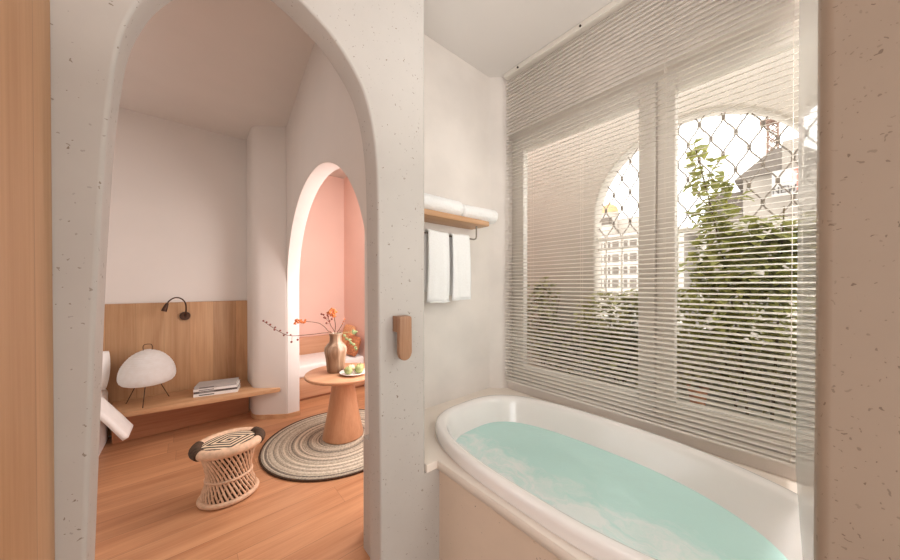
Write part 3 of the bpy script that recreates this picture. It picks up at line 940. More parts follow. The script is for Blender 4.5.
# the thick duvet lies over the mattress and hangs down its side at a slant
bm = bmesh.new()
pr = [(-2.13, .50), (-.62, .505), (-.575, .498), (-.555, .485), (-.535, .45), (-.46, .325), (-.395, .205)]
tops = []
for (xa, za), (xb, zb_) in zip(pr, pr[1:]):
    for k in range(6): tops.append(Vector((xa+(xb-xa)*k/6, 0, za+(zb_-za)*k/6)))
tops.append(Vector((pr[-1][0], 0, pr[-1][1])))
rows = []
for y in [3.33+.26*k/8 for k in range(9)]:
    sh = 0.0
    row = []
    for i, p in enumerate(tops):
        hang = max(0, (.50-p.z)/.3)
        yy = y + .04*hang*(1 if y > 3 else 0)
        wv = .008*noise.noise(Vector((p.x*5, y*5, 1)))
        row.append(bm.verts.new((p.x+wv, yy, p.z+wv)))
    rows.append(row)
for a, b in zip(rows, rows[1:]):
    for i in range(len(a)-1): bm.faces.new((a[i], b[i], b[i+1], a[i+1]))
bmesh.ops.recalc_face_normals(bm, faces=bm.faces)
dv = part('duvet', bm, M['linen'], bd, True, 80)
md = dv.modifiers.new('thickness', 'SOLIDIFY'); md.thickness = .035; md.offset = 1
def pillow_mesh(w, h, t, Mx):
    bm = bmesh.new(); n = 20
    top, bot = {}, {}
    for i in range(n+1):
        for j in range(n+1):
            u, v = i/n*2-1, j/n*2-1
            e = max(0, (1-u**4))**.5*max(0, (1-v**4))**.5
            x, y = u*w/2*(1-.05*(1-abs(v))*0), v*h/2
            pin = 1-.05*(u*u*v*v)
            k = t/2*e + .002
            top[i, j] = bm.verts.new(Mx @ Vector((x*pin, y*pin, k)))
            bot[i, j] = bm.verts.new(Mx @ Vector((x*pin, y*pin, -k)))
    for i in range(n):
        for j in range(n):
            bm.faces.new((top[i, j], top[i+1, j], top[i+1, j+1], top[i, j+1]))
            bm.faces.new((bot[i, j], bot[i, j+1], bot[i+1, j+1], bot[i+1, j]))
    for i in range(n):
        for (a, b_) in (((i, 0), (i+1, 0)), ((i+1, n), (i, n)), ((0, i+1), (0, i)), ((n, i), (n, i+1))):
            bm.faces.new((top[b_], top[a], bot[a], bot[b_]))
    bmesh.ops.recalc_face_normals(bm, faces=bm.faces)
    return bm
pw = thing('pillow', 'white pillow propped against the headboard panel, half hidden by the plaster arch', 'pillow', (-.86, 3.9, .49))
part('pillow_case', pillow_mesh(.62, .34, .17, Matrix.Translation((-.845, 3.93, .665)) @ Matrix.Rotation(R(68), 4, 'X')), M['linen'], pw, True, 80)
bm = bmesh.new()
mp_ = Matrix.Translation((-.845, 3.93, .665)) @ Matrix.Rotation(R(68), 4, 'X')
tube(bm, [mp_ @ Vector(q) for q in ((-.29, -.166, 0), (-.15, -.169, 0), (0, -.170, 0), (.15, -.169, 0), (.29, -.166, 0))], .0035, 6)
part('piping', bm, M['linen'], pw)

# ================================================================== woven stool
SX, SY = .197, 2.47
st = thing('woven_stool', 'low hourglass cane stool with a black and cream diamond seat on the floorboards', 'stool', (SX, SY, 0))
HT = .375
def oval(a, fx=1.0): return (.158*fx*math.cos(a), .135*fx*math.sin(a))
prf = [(0.0, 1.0), (.03, .97), (.06, .93), (.11, .83), (.16, .785), (.20, .80), (.25, .87), (.30, .95), (.335, 1.0)]
def fx_at(z):
    for (z0, f0), (z1, f1) in zip(prf, prf[1:]):
        if z0 <= z <= z1:
            t = (z-z0)/(z1-z0); t = t*t*(3-2*t)
            return f0+(f1-f0)*t
    return prf[-1][1]
# inner body of dark cord
bm = bmesh.new(); nn = 48; last = None
for k in range(19):
    z = .004+.335*k/18; row = []
    for i in range(nn):
        a = 2*PI*i/nn; x, y = oval(a, fx_at(min(z, .335))*.93)
        row.append(bm.verts.new((SX+x, SY+y, z)))
    if last:
        for i in range(nn): bm.faces.new((last[i], last[(i+1) % nn], row[(i+1) % nn], row[i]))
    else: bm.faces.new(row[::-1])
    last = row
bm.faces.new(last)
part('core', bm, M['dark_cord'], st)
# crossing canes as one woven wall
bm = bmesh.new(); NS = 38
for sgn in (1, -1):
    for i in range(NS if sgn > 0 else 18):
        a0 = 2*PI*i/(NS if sgn > 0 else 18)
        pts = []
        for k in range(13):
            z = .02+.31*k/12
            a = a0 - sgn*(k/12)*1.0
            x, y = oval(a, fx_at(z)*(.965 + (.02 if sgn > 0 else 0)))
            pts.append((SX+x, SY+y, z))
        tube(bm, pts, .0066 if sgn > 0 else .0035, 6)
part('woven_wall', bm, M['cane'], st)
for zc, rad, nm in ((.018, .016, 'base_ring'), (.145, .009, 'waist_ring')):
    bm = bmesh.new(); pts = []
    for i in range(49):
        x, y = oval(2*PI*i/48, fx_at(zc)*1.01); pts.append((SX+x, SY+y, zc))
    tube(bm, pts, rad, 10, False)
    part(nm, bm, M['cane' if nm != 'base_ring' else 'cane'], st)
# padded rim: pale along the long sides, dark bound at both ends
for a0, a1, mm, nm, rad in ((R(28), R(152), 'cane', 'rim_binding', .028), (R(208), R(332), 'cane', 'rim_binding', .028), (R(-30), R(30), 'dark_cord', 'end_binding', .033), (R(150), R(210), 'dark_cord', 'end_binding', .033)):
    bm = bmesh.new(); pts = []; rs = []
    for k in range(25):
        a = a0+(a1-a0)*k/24
        x, y = oval(a, 1.07); pts.append((SX+x*1.03, SY+y*1.0, HT-.028)); rs.append(rad*(1+.07*(k % 2)))
    tube(bm, pts, rs, 14)
    part(nm, bm, M[mm], st, True, 80, label='dark cord bound end of the stool rim' if mm == 'dark_cord' else 'pale cane bound long side of the stool rim')
bm = bmesh.new(); last = None; nn = 48
for f, z in ((1.0, HT-.014), (.8, HT-.008), (.5, HT-.006), (.2, HT-.006)):
    row = [bm.verts.new((SX+oval(2*PI*i/nn, f)[0]*1.0, SY+oval(2*PI*i/nn, f)[1]*.95, z)) for i in range(nn)]
    if last:
        for i in range(nn): bm.faces.new((last[i], last[(i+1) % nn], row[(i+1) % nn], row[i]))
    last = row
bm.faces.new(last)
part('seat', bm, M['stool_seat'], st, True, label='black and cream diamond woven seat')

# ================================================================== rug, table and what stands on it
RX, RY = 1.03, 2.73
rg = thing('round_rug', 'round grey and beige braided rug under the pedestal table', 'rug', (RX, RY, 0))
bm = bmesh.new(); prof = [(0, .001), (.60, .001)]
prof = [(.58, .001), (.607, .002), (.612, .008)]
nr = 26
for k in range(nr):
    r1 = .606 - k*.606/nr; r0 = r1 - .606/nr
    for q in range(4):
        t = q/4
        prof.append((r1+(r0-r1)*t, .0105+.0045*math.sin(PI*t)))
prof.append((0, .0105))
lathe(bm, prof, RX, RY, 72)
bmesh.ops.recalc_face_normals(bm, faces=bm.faces)
part('braided_field', bm, M['rug'], rg, True, 80)
bm = bmesh.new()
tube(bm, [(RX+.612*math.cos(2*PI*i/72), RY+.612*math.sin(2*PI*i/72), .0085) for i in range(73)], .0085, 8, False)
part('bound_edge', bm, M['dark_cord'], rg, label='dark bound edge')

TXc, TYc, TH = 1.08, 2.74, .60
tb = thing('pedestal_table', 'round oak table on a cone pedestal standing on the braided rug', 'table', (TXc, TYc, .015))
bm = bmesh.new()
lathe(bm, [(0, TH-.034), (.29, TH-.034), (.315, TH-.030), (.328, TH-.020), (.330, TH-.010), (.326, TH-.002), (.320, TH), (0, TH)], TXc, TYc, 64)
part('tabletop', bm, M['tabletop_wood'], tb, True, 50)
bm = bmesh.new()
lathe(bm, [(0, .0155), (.178, .0155), (.182, .020), (.181, .028), (.165, .10), (.135, .25), (.112, .40), (.098, .50), (.096, TH-.0345), (0, TH-.0345)], TXc, TYc, 64)
part('pedestal', bm, M['table_wood'], tb, True, 50)

VX, VY = 1.03, 2.79
vs_ = thing('vase', 'streaked brown stoneware vase holding dried stems on the oak table', 'vase', (VX, VY, TH))
bm = bmesh.new()
lathe(bm, [(0, TH+.0005), (.070, TH+.0005), (.075, TH+.006), (.081, TH+.06), (.088, TH+.13), (.098, TH+.18), (.101, TH+.205), (.096, TH+.228), (.078, TH+.252), (.060, TH+.270), (.053, TH+.285), (.052, TH+.325), (.056, TH+.345), (.060, TH+.352),
           (.056, TH+.355), (.050, TH+.345), (.046, TH+.32), (.046, TH+.28), (.06, TH+.25), (.085, TH+.20), (.06, TH+.05), (0, TH+.03)], VX, VY, 48)
bmesh.ops.recalc_face_normals(bm, faces=bm.faces)
part('vase_body', bm, M['vase'], vs_, True, 60)
bm = bmesh.new(); lathe(bm, [(.0605, TH+.349), (.0625, TH+.352), (.0605, TH+.356), (.057, TH+.357), (.0555, TH+.354)], VX, VY, 40)
part('rim', bm, M['vase'], vs_, True, 80)

k_ = VY/2.70
def V(x, z, dy=0): return Vector((x*k_, VY+dy, 1.4+(z-1.4)*k_))
NECK = Vector((VX, VY, TH+.20)); MOUTH = lambda dx, dy=0: Vector((VX+dx, VY+dy, TH+.352))
# long bare branch with berries
br = thing('berry_branch', 'long thin branch with dark berries reaching left from the vase', 'dried branch', tuple(NECK))
bm = bmesh.new()
path = spline([NECK+Vector((.01, .005, 0)), MOUTH(-.032, -.01), V(.90, .985, -.02), V(.779, .985, -.03), V(.623, .994, -.05), V(.551, 1.025, -.05), V(.48, 1.08, -.06), V(.426, 1.127, -.06)], 6)
tube(bm, path, [.0032*(1-.6*i/len(path))+.0006 for i in range(len(path))], 6)
part('stem', bm, M['stem'], br)
for (x, z) in ((.426, 1.13), (.447, 1.118), (.472, 1.098), (.50, 1.055), (.505, 1.073), (.54, 1.045), (.565, 1.005), (.59, 1.022), (.615, 1.002)):
    bm = bmesh.new(); ball(bm, V(x, z, -.06), .0075, u=8, v=6)
    part('berry', bm, M['berry'], br)
for (x, z) in ((.623, .944), (.669, .956)):
    bm = bmesh.new(); ball(bm, V(x, z, -.05), .009, u=8, v=6)
    tube(bm, [V(x, z, -.05), V(x+.006, .99, -.045)], .0012, 5)
    part('berry', bm, M['berry'], br, label='hanging dark berry on a short stalk')
# orange plumes
def plume(bm, pts, r):
    for i, p in enumerate(pts):
        for q in range(7):
            d_ = Vector((rnd.uniform(-1, 1), rnd.uniform(-1, 1), rnd.uniform(-1, 1)))
            ball(bm, Vector(p)+d_*r*.75, r*rnd.uniform(.35, .6), u=7, v=5)
def plume_flower(label, stem_pts, head, r):
    t = thing('dried_flower', label, 'dried flower', tuple(NECK), 'dried flowers in the stoneware vase')
    bm = bmesh.new(); tube(bm, spline(stem_pts, 6), .0030, 6); part('stem', bm, M['stem'], t)
    bm = bmesh.new(); plume(bm, head, r); part('flower_head', bm, M['celosia'], t, True)
plume_flower('orange plume flower bending far left out of the vase', [NECK+Vector((-.01, .01, 0)), MOUTH(-.03, .01), V(.93, .996), V(.90, 1.035), V(.845, 1.074), V(.74, 1.097)],
             [V(.665, 1.092), V(.672, 1.108), V(.69, 1.10), V(.712, 1.099), V(.735, 1.098)], .016)
plume_flower('orange crested flower standing tallest at the back of the vase', [NECK+Vector((.0, .02, 0)), MOUTH(.0, .02), V(.995, 1.04), V(.983, 1.12)],
             [V(.94, 1.155), V(.955, 1.172), V(.975, 1.178), V(.992, 1.160), V(.97, 1.14), V(.985, 1.13)], .019)
# dark red berry sprig
t = thing('berry_sprig', 'upright sprig of dark red berries in the middle of the vase', 'dried flower', tuple(NECK), 'dried flowers in the stoneware vase')
bm = bmesh.new()
tube(bm, spline([NECK, MOUTH(-.012, -.02), V(.945, 1.05, -.02), V(.925, 1.12, -.02)], 6), .0026, 6)
for a_, b_ in (((.938, 1.07), (.90, 1.113)), ((.93, 1.10), (.87, 1.15)), ((.935, 1.09), (.955, 1.10)), ((.941, 1.06), (.912, 1.068))):
    tube(bm, [V(*a_, -.02), V(*b_, -.02)], .0014, 5)
part('stem', bm, M['stem'], t)
for x, z in ((.868, 1.152), (.885, 1.145), (.90, 1.115), (.925, 1.125), (.91, 1.07), (.956, 1.102), (.918, 1.14), (.89, 1.12), (.935, 1.085)):
    bm = bmesh.new(); ball(bm, V(x, z, -.02), .0095, u=8, v=6)
    part('berry', bm, M['berry'], t)
# slim brown stems at the right and the green sprig
t = thing('dried_twig', 'slim brown stem leaning right out of the vase', 'dried stem', tuple(NECK), 'dried flowers in the stoneware vase')
bm = bmesh.new(); tube(bm, spline([NECK+Vector((0, -.01, 0)), MOUTH(.014), V(1.03, 1.0), V(1.06, 1.05), V(1.078, 1.09)], 6), .0028, 6); part('stem', bm, M['stem'], t)
bm = bmesh.new(); plume(bm, [V(1.062, 1.05), V(1.072, 1.07), V(1.08, 1.09)], .007); part('seed_head', bm, M['celosia'], t)
t = thing('green_sprig', 'green leafy sprig drooping over the right of the vase', 'sprig', tuple(NECK), 'dried flowers in the stoneware vase')
bm = bmesh.new(); tube(bm, spline([NECK+Vector((0, -.02, 0)), MOUTH(.034, -.02), V(1.064, .935, -.05), V(1.11, .89, -.07), V(1.159, .83, -.08)], 6), .0024, 6)
tube(bm, spline([MOUTH(.02, -.01), V(1.10, .97, -.02), V(1.165, .968, -.02)], 6), .002, 6)
part('stem', bm, M['sprig'], t)
bm = bmesh.new()
for x, z, dy in ((1.06, .945, -.045), (1.08, .918, -.055), (1.10, .905, -.065), (1.112, .876, -.07), (1.13, .862, -.075), (1.15, .835, -.08), (1.162, .822, -.08), (1.165, .966, -.02), (1.15, .975, -.02), (1.16, .95, -.02), (1.18, .962, -.02)):
    for q in range(3):
        v_ = V(x+rnd.uniform(-.008, .008), z+rnd.uniform(-.008, .008), dy)
        ball(bm, v_, .0125, sx=1, sy=.6, sz=.8, u=7, v=5)
part('leaves', bm, M['sprig'], t)

PX, PY = 1.125, 2.605
pl = thing('plate', 'small white plate of green fruit beside the vase', 'plate', (PX, PY, TH))
bm = bmesh.new()
lathe(bm, [(0, TH+.004), (.062, TH+.004), (.066, TH+.0005), (.075, TH+.0005), (.085, TH+.006), (.118, TH+.020), (.122, TH+.023), (.119, TH+.025), (.085, TH+.012), (.07, TH+.009), (0, TH+.009)], PX, PY, 48)
bmesh.ops.recalc_face_normals(bm, faces=bm.faces)
part('plate_dish', bm, M['ceramic'], pl, True, 60)
bm = bmesh.new(); lathe(bm, [(.1195, TH+.0255), (.1235, TH+.0245), (.1235, TH+.0225)], PX, PY, 48)
part('rim', bm, M['ceramic'], pl, True, 80)
for dx, dy, r, mm, lab in ((-.055, -.01, .037, 'fruit', 'green fruit at the left of the white plate'), (.035, -.035, .040, 'fruit', 'green fruit at the right front of the white plate'),
                           (-.005, .050, .036, 'fruit_pale', 'pale blushed fruit at the back of the white plate'), (.075, .035, .036, 'fruit', 'green fruit at the far right of the white plate')):
    c = (PX+dx, PY+dy, TH+.011+r*.92)
    t = thing('fruit', lab, 'fruit', (c[0], c[1], TH+.011), 'fruit on the white plate')
    bm = bmesh.new(); ball(bm, c, r, sz=.93, u=20, v=14)
    for v in bm.verts:
        d_ = math.hypot(v.co.x-c[0], v.co.y-c[1])
        if v.co.z > c[2]: v.co.z -= .010*max(0, 1-d_/(r*.5))
    part('flesh', bm, M[mm], t, True, 180)
    bm = bmesh.new(); tube(bm, [(c[0], c[1], c[2]+r*.62), (c[0]+.003, c[1], c[2]+r*.93+.006)], .0018, 6)
    part('stalk', bm, M['stem'], t)

# ================================================================== daybed in the nook
db = thing('daybed', 'built in wooden daybed with a white mattress in the pink nook', 'daybed', (1.37, 4.2, 0))
bm = bmesh.new(); box(bm, .905, 1.838, 3.89, 4.615, .03, .275, .004)
part('base', bm, M['nook_wood'], db, True)
bm = bmesh.new(); box(bm, .905, 1.838, 3.92, 4.61, 0, .031)
part('plinth', bm, M['dark_oak'], db, False)
bm = bmesh.new(); box(bm, .91, 1.835, 3.895, 4.55, .276, .425, .03, 4)
part('mattress', bm, M['linen'], db, True)
bm = bmesh.new(); box(bm, .905, 1.838, 4.56, 4.618, .276, .66, .004)
part('backrest', bm, M['nook_wood'], db, True)
for (x, y, z, w_, h_, ry, rz, mm, lab) in ((1.72, 4.02, .565, .30, .27, -72, 3, 'cushion', 'brown woven cushion leaning at the right end of the daybed'), (1.785, 4.33, .625, .38, .38, -80, -3, 'straw', 'straw coloured speckled cushion behind the brown one on the daybed')):
    t = thing('cushion', lab, 'cushion', (x, y, .425), 'cushions on the daybed')
    mp_ = Matrix.Translation((x, y, z)) @ Matrix.Rotation(R(rz), 4, 'Z') @ Matrix.Rotation(R(ry), 4, 'Y') @ Matrix.Rotation(R(90), 4, 'Z')
    part('cushion_cover', pillow_mesh(w_, h_, .10, mp_), M[mm], t, True, 80)
    bm = bmesh.new(); tube(bm, [mp_ @ Vector((w_*.48*a, h_*.478, 0)) for a in (-.95, -.5, 0, .5, .95)], .004, 6)
    part('piping', bm, M[mm], t)

# ================================================================== balcony and what lies beyond
bm = bmesh.new(); box(bm, 1.96, 3.0, -1.6, 2.9, -.1, 0)
struct('floor_balcony', bm, M['tile'], 'balcony floor outside the window', 'floor')
ol = [(-.10, 0)]
for i in range(41):
    t = PI-PI*i/40; ol.append((.55+.65*math.cos(t), 2.0+.65*math.sin(t)))
ol.append((1.20, 0))
bm = bmesh.new()
arch_wall(bm, ol, -1.6, 2.9, 0, 2.98, .16, .02, lambda s, d, z: (2.78+d, s, z))
struct('wall_balcony', bm, M['balcony'], 'blush outer balcony wall with a round arched opening', 'wall')
bm = bmesh.new(); box(bm, 2.80, 2.92, -.10, 1.20, 0, 1.02)
struct('wall_balcony_parapet', bm, M['balcony'], 'low parapet across the foot of the balcony arch', 'wall')
bm = bmesh.new(); box(bm, 1.96, 2.78, 2.75, 2.9, 0, 2.98)
struct('wall_balcony_end', bm, M['balcony'], 'end wall of the balcony', 'wall')

# ironwork filling the top of the arch
gr = thing('arch_grille', 'pale wrought iron grille of wavy wires filling the balcony arch', 'grille', (2.86, .55, 1.82))
GX, CW, RH = 2.86, .065, .128
GZ0 = 1.83
def inside(y, z): return (abs(y-.55) < .645 and z <= 2.0) or ((y-.55)**2+(z-2.0)**2 < .645**2)
cols = range(-10, 11)
wire_bm = bmesh.new(); clamps = []
for k in cols:
    yk = .55+(k+.5)*CW
    run = []
    z = GZ0
    while z < 2.66:
        ph = (z-2.58)/RH
        s = math.sin(PI*(ph) + PI/2)
        s = math.copysign(min(1, abs(s)*1.08), s) if abs(s) > 0 else 0
        y = yk + (CW/2-.004)*s*(1 if k % 2 == 0 else -1)
        if inside(y, z): run.append(Vector((GX, y, z)))
        else:
            if len(run) > 2: tube(wire_bm, run, .0046, 6)
            run = []
        z += RH/10
    if len(run) > 2: tube(wire_bm, run, .0046, 6)
    for q in range(-8, 3):
        zz = 2.58+q*RH
        sgn = 1 if (q % 2 == 0) == (k % 2 == 0) else -1
        if sgn > 0 and inside(yk+CW/2, zz) and zz > GZ0:
            clamps.append((yk+CW/2, zz))
gw = part('wires', wire_bm, M['iron'], gr)
for y, z in clamps:
    bm = bmesh.new(); box(bm, GX-.007, GX+.007, y-.010, y+.010, z-.014, z+.014, .002, 1)
    part('clamp', bm, M['iron'], gw, False)

rl = thing('balcony_railing', 'white railing with slim balusters across the balcony arch', 'railing', (2.86, .55, 0))
bm = bmesh.new(); box(bm, 2.835, 2.885, -.10, 1.20, 1.795, 1.828, .004); part('top_rail', bm, M['railing'], rl)
bm = bmesh.new(); box(bm, 2.845, 2.875, -.10, 1.20, 1.715, 1.73, .003); part('middle_rail', bm, M['railing'], rl)
bm = bmesh.new(); box(bm, 2.845, 2.875, -.10, 1.20, 1.24, 1.265, .003); part('bottom_rail', bm, M['railing'], rl)
for i in range(10):
    y = -.04+i*.13
    bm = bmesh.new(); box(bm, 2.852, 2.868, y-.007, y+.007, 1.255, 1.80, .002); part('baluster', bm, M['railing'], rl)

# plants ------------------------------------------------------------
def leaf(bm, p, size, r0, droop=.3):
    yaw = r0.uniform(0, 2*PI); pit = r0.uniform(-.9, .5)
    d_ = Vector((math.cos(yaw)*math.cos(pit), math.sin(yaw)*math.cos(pit), math.sin(pit)))
    sdir = d_.cross(Vector((0, 0, 1))).normalized(); nrm = sdir.cross(d_)
    L = size*r0.uniform(.7, 1.25); W = L*.30
    a = bm.verts.new(p); b = bm.verts.new(p+d_*L*.45+sdir*W+nrm*W*.25); c = bm.verts.new(p+d_*L-nrm*L*droop*.4)
    e = bm.verts.new(p+d_*L*.45-sdir*W+nrm*W*.25); m_ = bm.verts.new(p+d_*L*.5)
    bm.faces.new((a, b, m_)); bm.faces.new((b, c, m_)); bm.faces.new((c, e, m_)); bm.faces.new((e, a, m_))
def plant(name, label, base, blobs, size, mm, count, seed, stems):
    r0 = random.Random(seed)
    t = thing(name, label, 'plant', base, 'plants on the balcony')
    bm = bmesh.new()
    tot = sum(b[3]*b[4]*b[5] for b in blobs)
    for (x, y, z, rx, ry, rz) in blobs:
        for k in range(int(count*rx*ry*rz/tot)):
            while True:
                q = Vector((r0.uniform(-1, 1), r0.uniform(-1, 1), r0.uniform(-1, 1)))
                if q.length < 1: break
            leaf(bm, Vector((x+q.x*rx, y+q.y*ry, z+q.z*rz)), size, r0)
    part('foliage', bm, M[mm], t, False)
    bm = bmesh.new()
    for s in stems: tube(bm, spline([Vector(p) for p in s], 6), [.008-.005*i/(6*(len(s)-1)) for i in range(6*(len(s)-1)+1)], 6)
    part('stems', bm, M['bark'], t)
plant('climbing_vine', 'tall green leafy vine climbing the right side of the balcony arch', (2.55, .15, .62),
      [(2.62, .46, 2.28, .05, .055, .10), (2.62, .42, 2.12, .06, .08, .12), (2.6, .36, 1.93, .08, .13, .17), (2.58, .26, 1.68, .10, .22, .16), (2.56, .20, 1.52, .12, .32, .22), (2.55, .24, 1.25, .13, .34, .24), (2.56, .02, 1.58, .1, .14, .2)],
      .088, 'leaf', 1900, 3, [[(2.55, .2, .62), (2.57, .26, 1.2), (2.6, .36, 1.8), (2.62, .47, 2.36)], [(2.55, .1, .62), (2.56, .08, 1.2), (2.57, .06, 1.85)]])
bm = bmesh.new()
plant('leafy_shrub', 'dark green shrub on the balcony low behind the left pane', (2.6, 1.62, .62),
      [(2.575, 1.62, 1.08, .10, .22, .28), (2.59, 1.60, 1.36, .07, .16, .12), (2.575, 1.45, .86, .12, .4, .2)], .078, 'leaf_dark', 950, 5,
      [[(2.6, 1.62, .62), (2.6, 1.63, 1.1), (2.62, 1.6, 1.45)], [(2.6, 1.6, .62), (2.6, 1.5, 1.0), (2.61, 1.44, 1.3)]])
plant('leafy_shrub', 'olive green bush on the balcony in the middle, behind the left pane and mullion', (2.58, .95, .62),
      [(2.58, 1.0, 1.12, .12, .27, .26), (2.6, .72, 1.16, .12, .22, .28), (2.58, .92, .85, .12, .36, .18)], .078, 'leaf_mid', 1700, 9,
      [[(2.58, .95, .62), (2.58, .98, 1.0), (2.6, 1.0, 1.3)], [(2.58, .9, .62), (2.58, .8, 1.0), (2.6, .75, 1.3)]])
plant('leafy_shrub', 'low dark bush on the balcony behind the bottom of the right pane', (2.58, .2, .62),
      [(2.58, .35, .95, .13, .28, .2), (2.58, -.05, .95, .13, .3, .22), (2.58, .1, .8, .12, .5, .12)], .078, 'leaf_dark', 800, 12,
      [[(2.58, .25, .62), (2.58, .3, .9), (2.58, .35, 1.05)]])
pb = thing('planter_box', 'long white planter box on the balcony floor below the plants', 'planter', (2.57, .8, 0))
bm = bmesh.new(); rect = [(2.43, -.5), (2.73, -.5), (2.73, 2.1), (2.43, 2.1)]
box(bm, 2.43, 2.73, -.5, 2.1, .0, .60, .01); part('trough', bm, M['planter'], pb)
bm = bmesh.new(); box(bm, 2.42, 2.74, -.51, 2.11, .60, .625, .006); part('rim', bm, M['planter'], pb)
pt = thing('flower_pot', 'small terracotta pot on the planter in front of the vine', 'pot', (2.47, .42, .625))
bm = bmesh.new(); lathe(bm, [(0, .6255), (.035, .6255), (.05, .73), (.055, .735), (.055, .755), (.047, .755), (.045, .735), (0, .73)], 2.475, .42, 24); part('pot_body', bm, M['terracotta'], pt)
bm = bmesh.new(); lathe(bm, [(0, .731), (.044, .736), (.02, .742), (0, .743)], 2.475, .42, 16); part('soil', bm, M['dark'], pt)

# far buildings -----------------------------------------------------
def building(name, label, x, y0, y1, z0, z1, depth, wall, wins=None):
    t = thing(name, label, 'building', (x, (y0+y1)/2, z0))
    bm = bmesh.new(); box(bm, x, x+depth, y0, y1, z0, z1); part('walls', bm, M[wall], t, False)
    if wins:
        for (a, b_, c, d_) in wins:
            bm = bmesh.new(); box(bm, x-.03, x+.02, a, b_, c, d_); part('window', bm, M['pane_dark'], t, False)
    return t
wins = []
for r_i in range(5):
    for c_i in range(9):
        wins.append((3.0+c_i*.34, 3.0+c_i*.34+.24, .75+r_i*.55, .75+r_i*.55+.33))
b1 = building('apartment_building', 'white apartment block with a grid of windows, seen through the arch at the left', 14, 2.8, 6.3, -3, 3.45, 4, 'house_white', wins)
bm = bmesh.new(); box(bm, 13.85, 18.1, 2.7, 6.4, 3.45, 3.56); part('parapet', bm, M['house_white'], b1, False)
bm = bmesh.new(); box(bm, 14.6, 16.5, 4.1, 5.6, 3.56, 4.35); part('roof_house', bm, M['house_white'], b1, False)
tw = thing('domed_turret', 'small turret with an ochre dome on the white apartment roof', 'turret', (14.5, 5.55, 3.56))
bm = bmesh.new(); lathe(bm, [(0, 3.56), (.36, 3.56), (.36, 4.55), (.42, 4.57), (.42, 4.63), (0, 4.63)], 14.5, 5.62, 24); part('drum', bm, M['house_white'], tw, True, 30)
bm = bmesh.new(); lathe(bm, [(.38, 4.63), (.36, 4.80), (.27, 4.96), (.13, 5.05), (.03, 5.09), (.02, 5.2), (0, 5.22)], 14.5, 5.62, 24); part('dome', bm, M['dome'], tw, True, 40)
for k in range(5):
    a = R(150+k*15)
    bm = bmesh.new(); x_, y_ = 14.5+.36*math.cos(a), 5.62+.36*math.sin(a)
    box(bm, x_-.02, x_+.02, y_-.05, y_+.05, 4.1, 4.4); part('window', bm, M['pane_dark'], tw, False)

gh = thing('grey_house', 'grey house with a sloping roof behind the vine, seen in the right pane', 'building', (13, .3, -2))
bm = bmesh.new(); prism(bm, [(13, -2.6), (17, -2.6), (17, 1.15), (13, 1.15)], -2, 4.75); part('walls', bm, M['grey_render'], gh, False)
bm = bmesh.new()
q = [(1.35, 4.65), (.55, 5.35), (-.6, 5.35), (-2.8, 4.7)]
prism(bm, [(y, z) for y, z in q], 0, 4.2, 0, 2, Matrix.Translation((12.9, 0, 0)) @ Matrix(((0, 0, 1, 0), (1, 0, 0, 0), (0, 1, 0, 0), (0, 0, 0, 1))))
part('roof', bm, M['roof'], gh, False)
bm = bmesh.new(); box(bm, 12.88, 13.4, -.25, .35, 4.7, 5.5); part('dormer', bm, M['grey_render'], gh, False)
for y in (-.9, -.4, .1, .75):
    bm = bmesh.new(); box(bm, 12.97, 13.02, y, y+.28, 2.7, 3.4); part('window', bm, M['pane_dark'], gh, False)
lh = thing('low_house', 'lower grey gabled house left of the vine top', 'building', (14.5, 1.8, -2))
bm = bmesh.new(); box(bm, 14.5, 17, 1.3, 2.25, -2, 4.0); part('walls', bm, M['grey_render'], lh, False)
bm = bmesh.new()
prism(bm, [(2.3, 3.98), (2.12, 4.62), (1.25, 4.62), (1.25, 3.98)], 0, 2.7, 0, 2, Matrix.Translation((14.4, 0, 0)) @ Matrix(((0, 0, 1, 0), (1, 0, 0, 0), (0, 1, 0, 0), (0, 0, 0, 1))))
part('roof', bm, M['roof'], lh, False)
sg = thing('sign_board', 'white rooftop sign reading NEW in front of the grey house', 'sign', (12.6, .3, 4.0))
bm = bmesh.new(); box(bm, 12.56, 12.62, -.25, .53, 3.90, 4.62, .005); part('board', bm, M['sign_white'], sg, False)
bm = bmesh.new(); box(bm, 12.53, 12.558, .035, .065, 3.95, 4.62); box(bm, 12.53, 12.558, .035, .12, 4.53, 4.56); part('red_mark', bm, M['sign_red'], sg, False, label='red line mark on the sign')
bm = bmesh.new()
def stroke(bm, a, b, w=.022):
    """a, b in (s, z); s runs to the right as seen from the window (towards -Y)"""
    p = Vector((12.545, .50-a[0], 3.98+a[1])); q = Vector((12.545, .50-b[0], 3.98+b[1]))
    d_ = (q-p).normalized(); n_ = Vector((1, 0, 0)).cross(d_)*w/2
    for f0, f1 in ((-.012, .012),):
        v_ = [bm.verts.new(c+Vector((f, 0, 0))) for f in (f0, f1) for c in (p+n_-d_*w/2, q+n_+d_*w/2, q-n_+d_*w/2, p-n_-d_*w/2)]
        bm.faces.new(v_[:4]); bm.faces.new(v_[4:][::-1])
        for i in range(4): bm.faces.new((v_[i], v_[4+i], v_[4+(i+1) % 4], v_[(i+1) % 4]))
h_ = .16
for a, b in (((0, 0), (0, h_)), ((0, h_), (.10, 0)), ((.10, 0), (.10, h_)), ((.155, 0), (.155, h_)), ((.155, h_), (.235, h_)), ((.155, h_/2), (.225, h_/2)), ((.155, 0), (.235, 0)),
             ((.275, h_), (.31, 0)), ((.31, 0), (.345, h_*.75)), ((.345, h_*.75), (.38, 0)), ((.38, 0), (.415, h_))):
    stroke(bm, a, b)
bmesh.ops.recalc_face_normals(bm, faces=bm.faces)
part('lettering', bm, M['sign_grey'], sg, False, label='grey letters NEW')
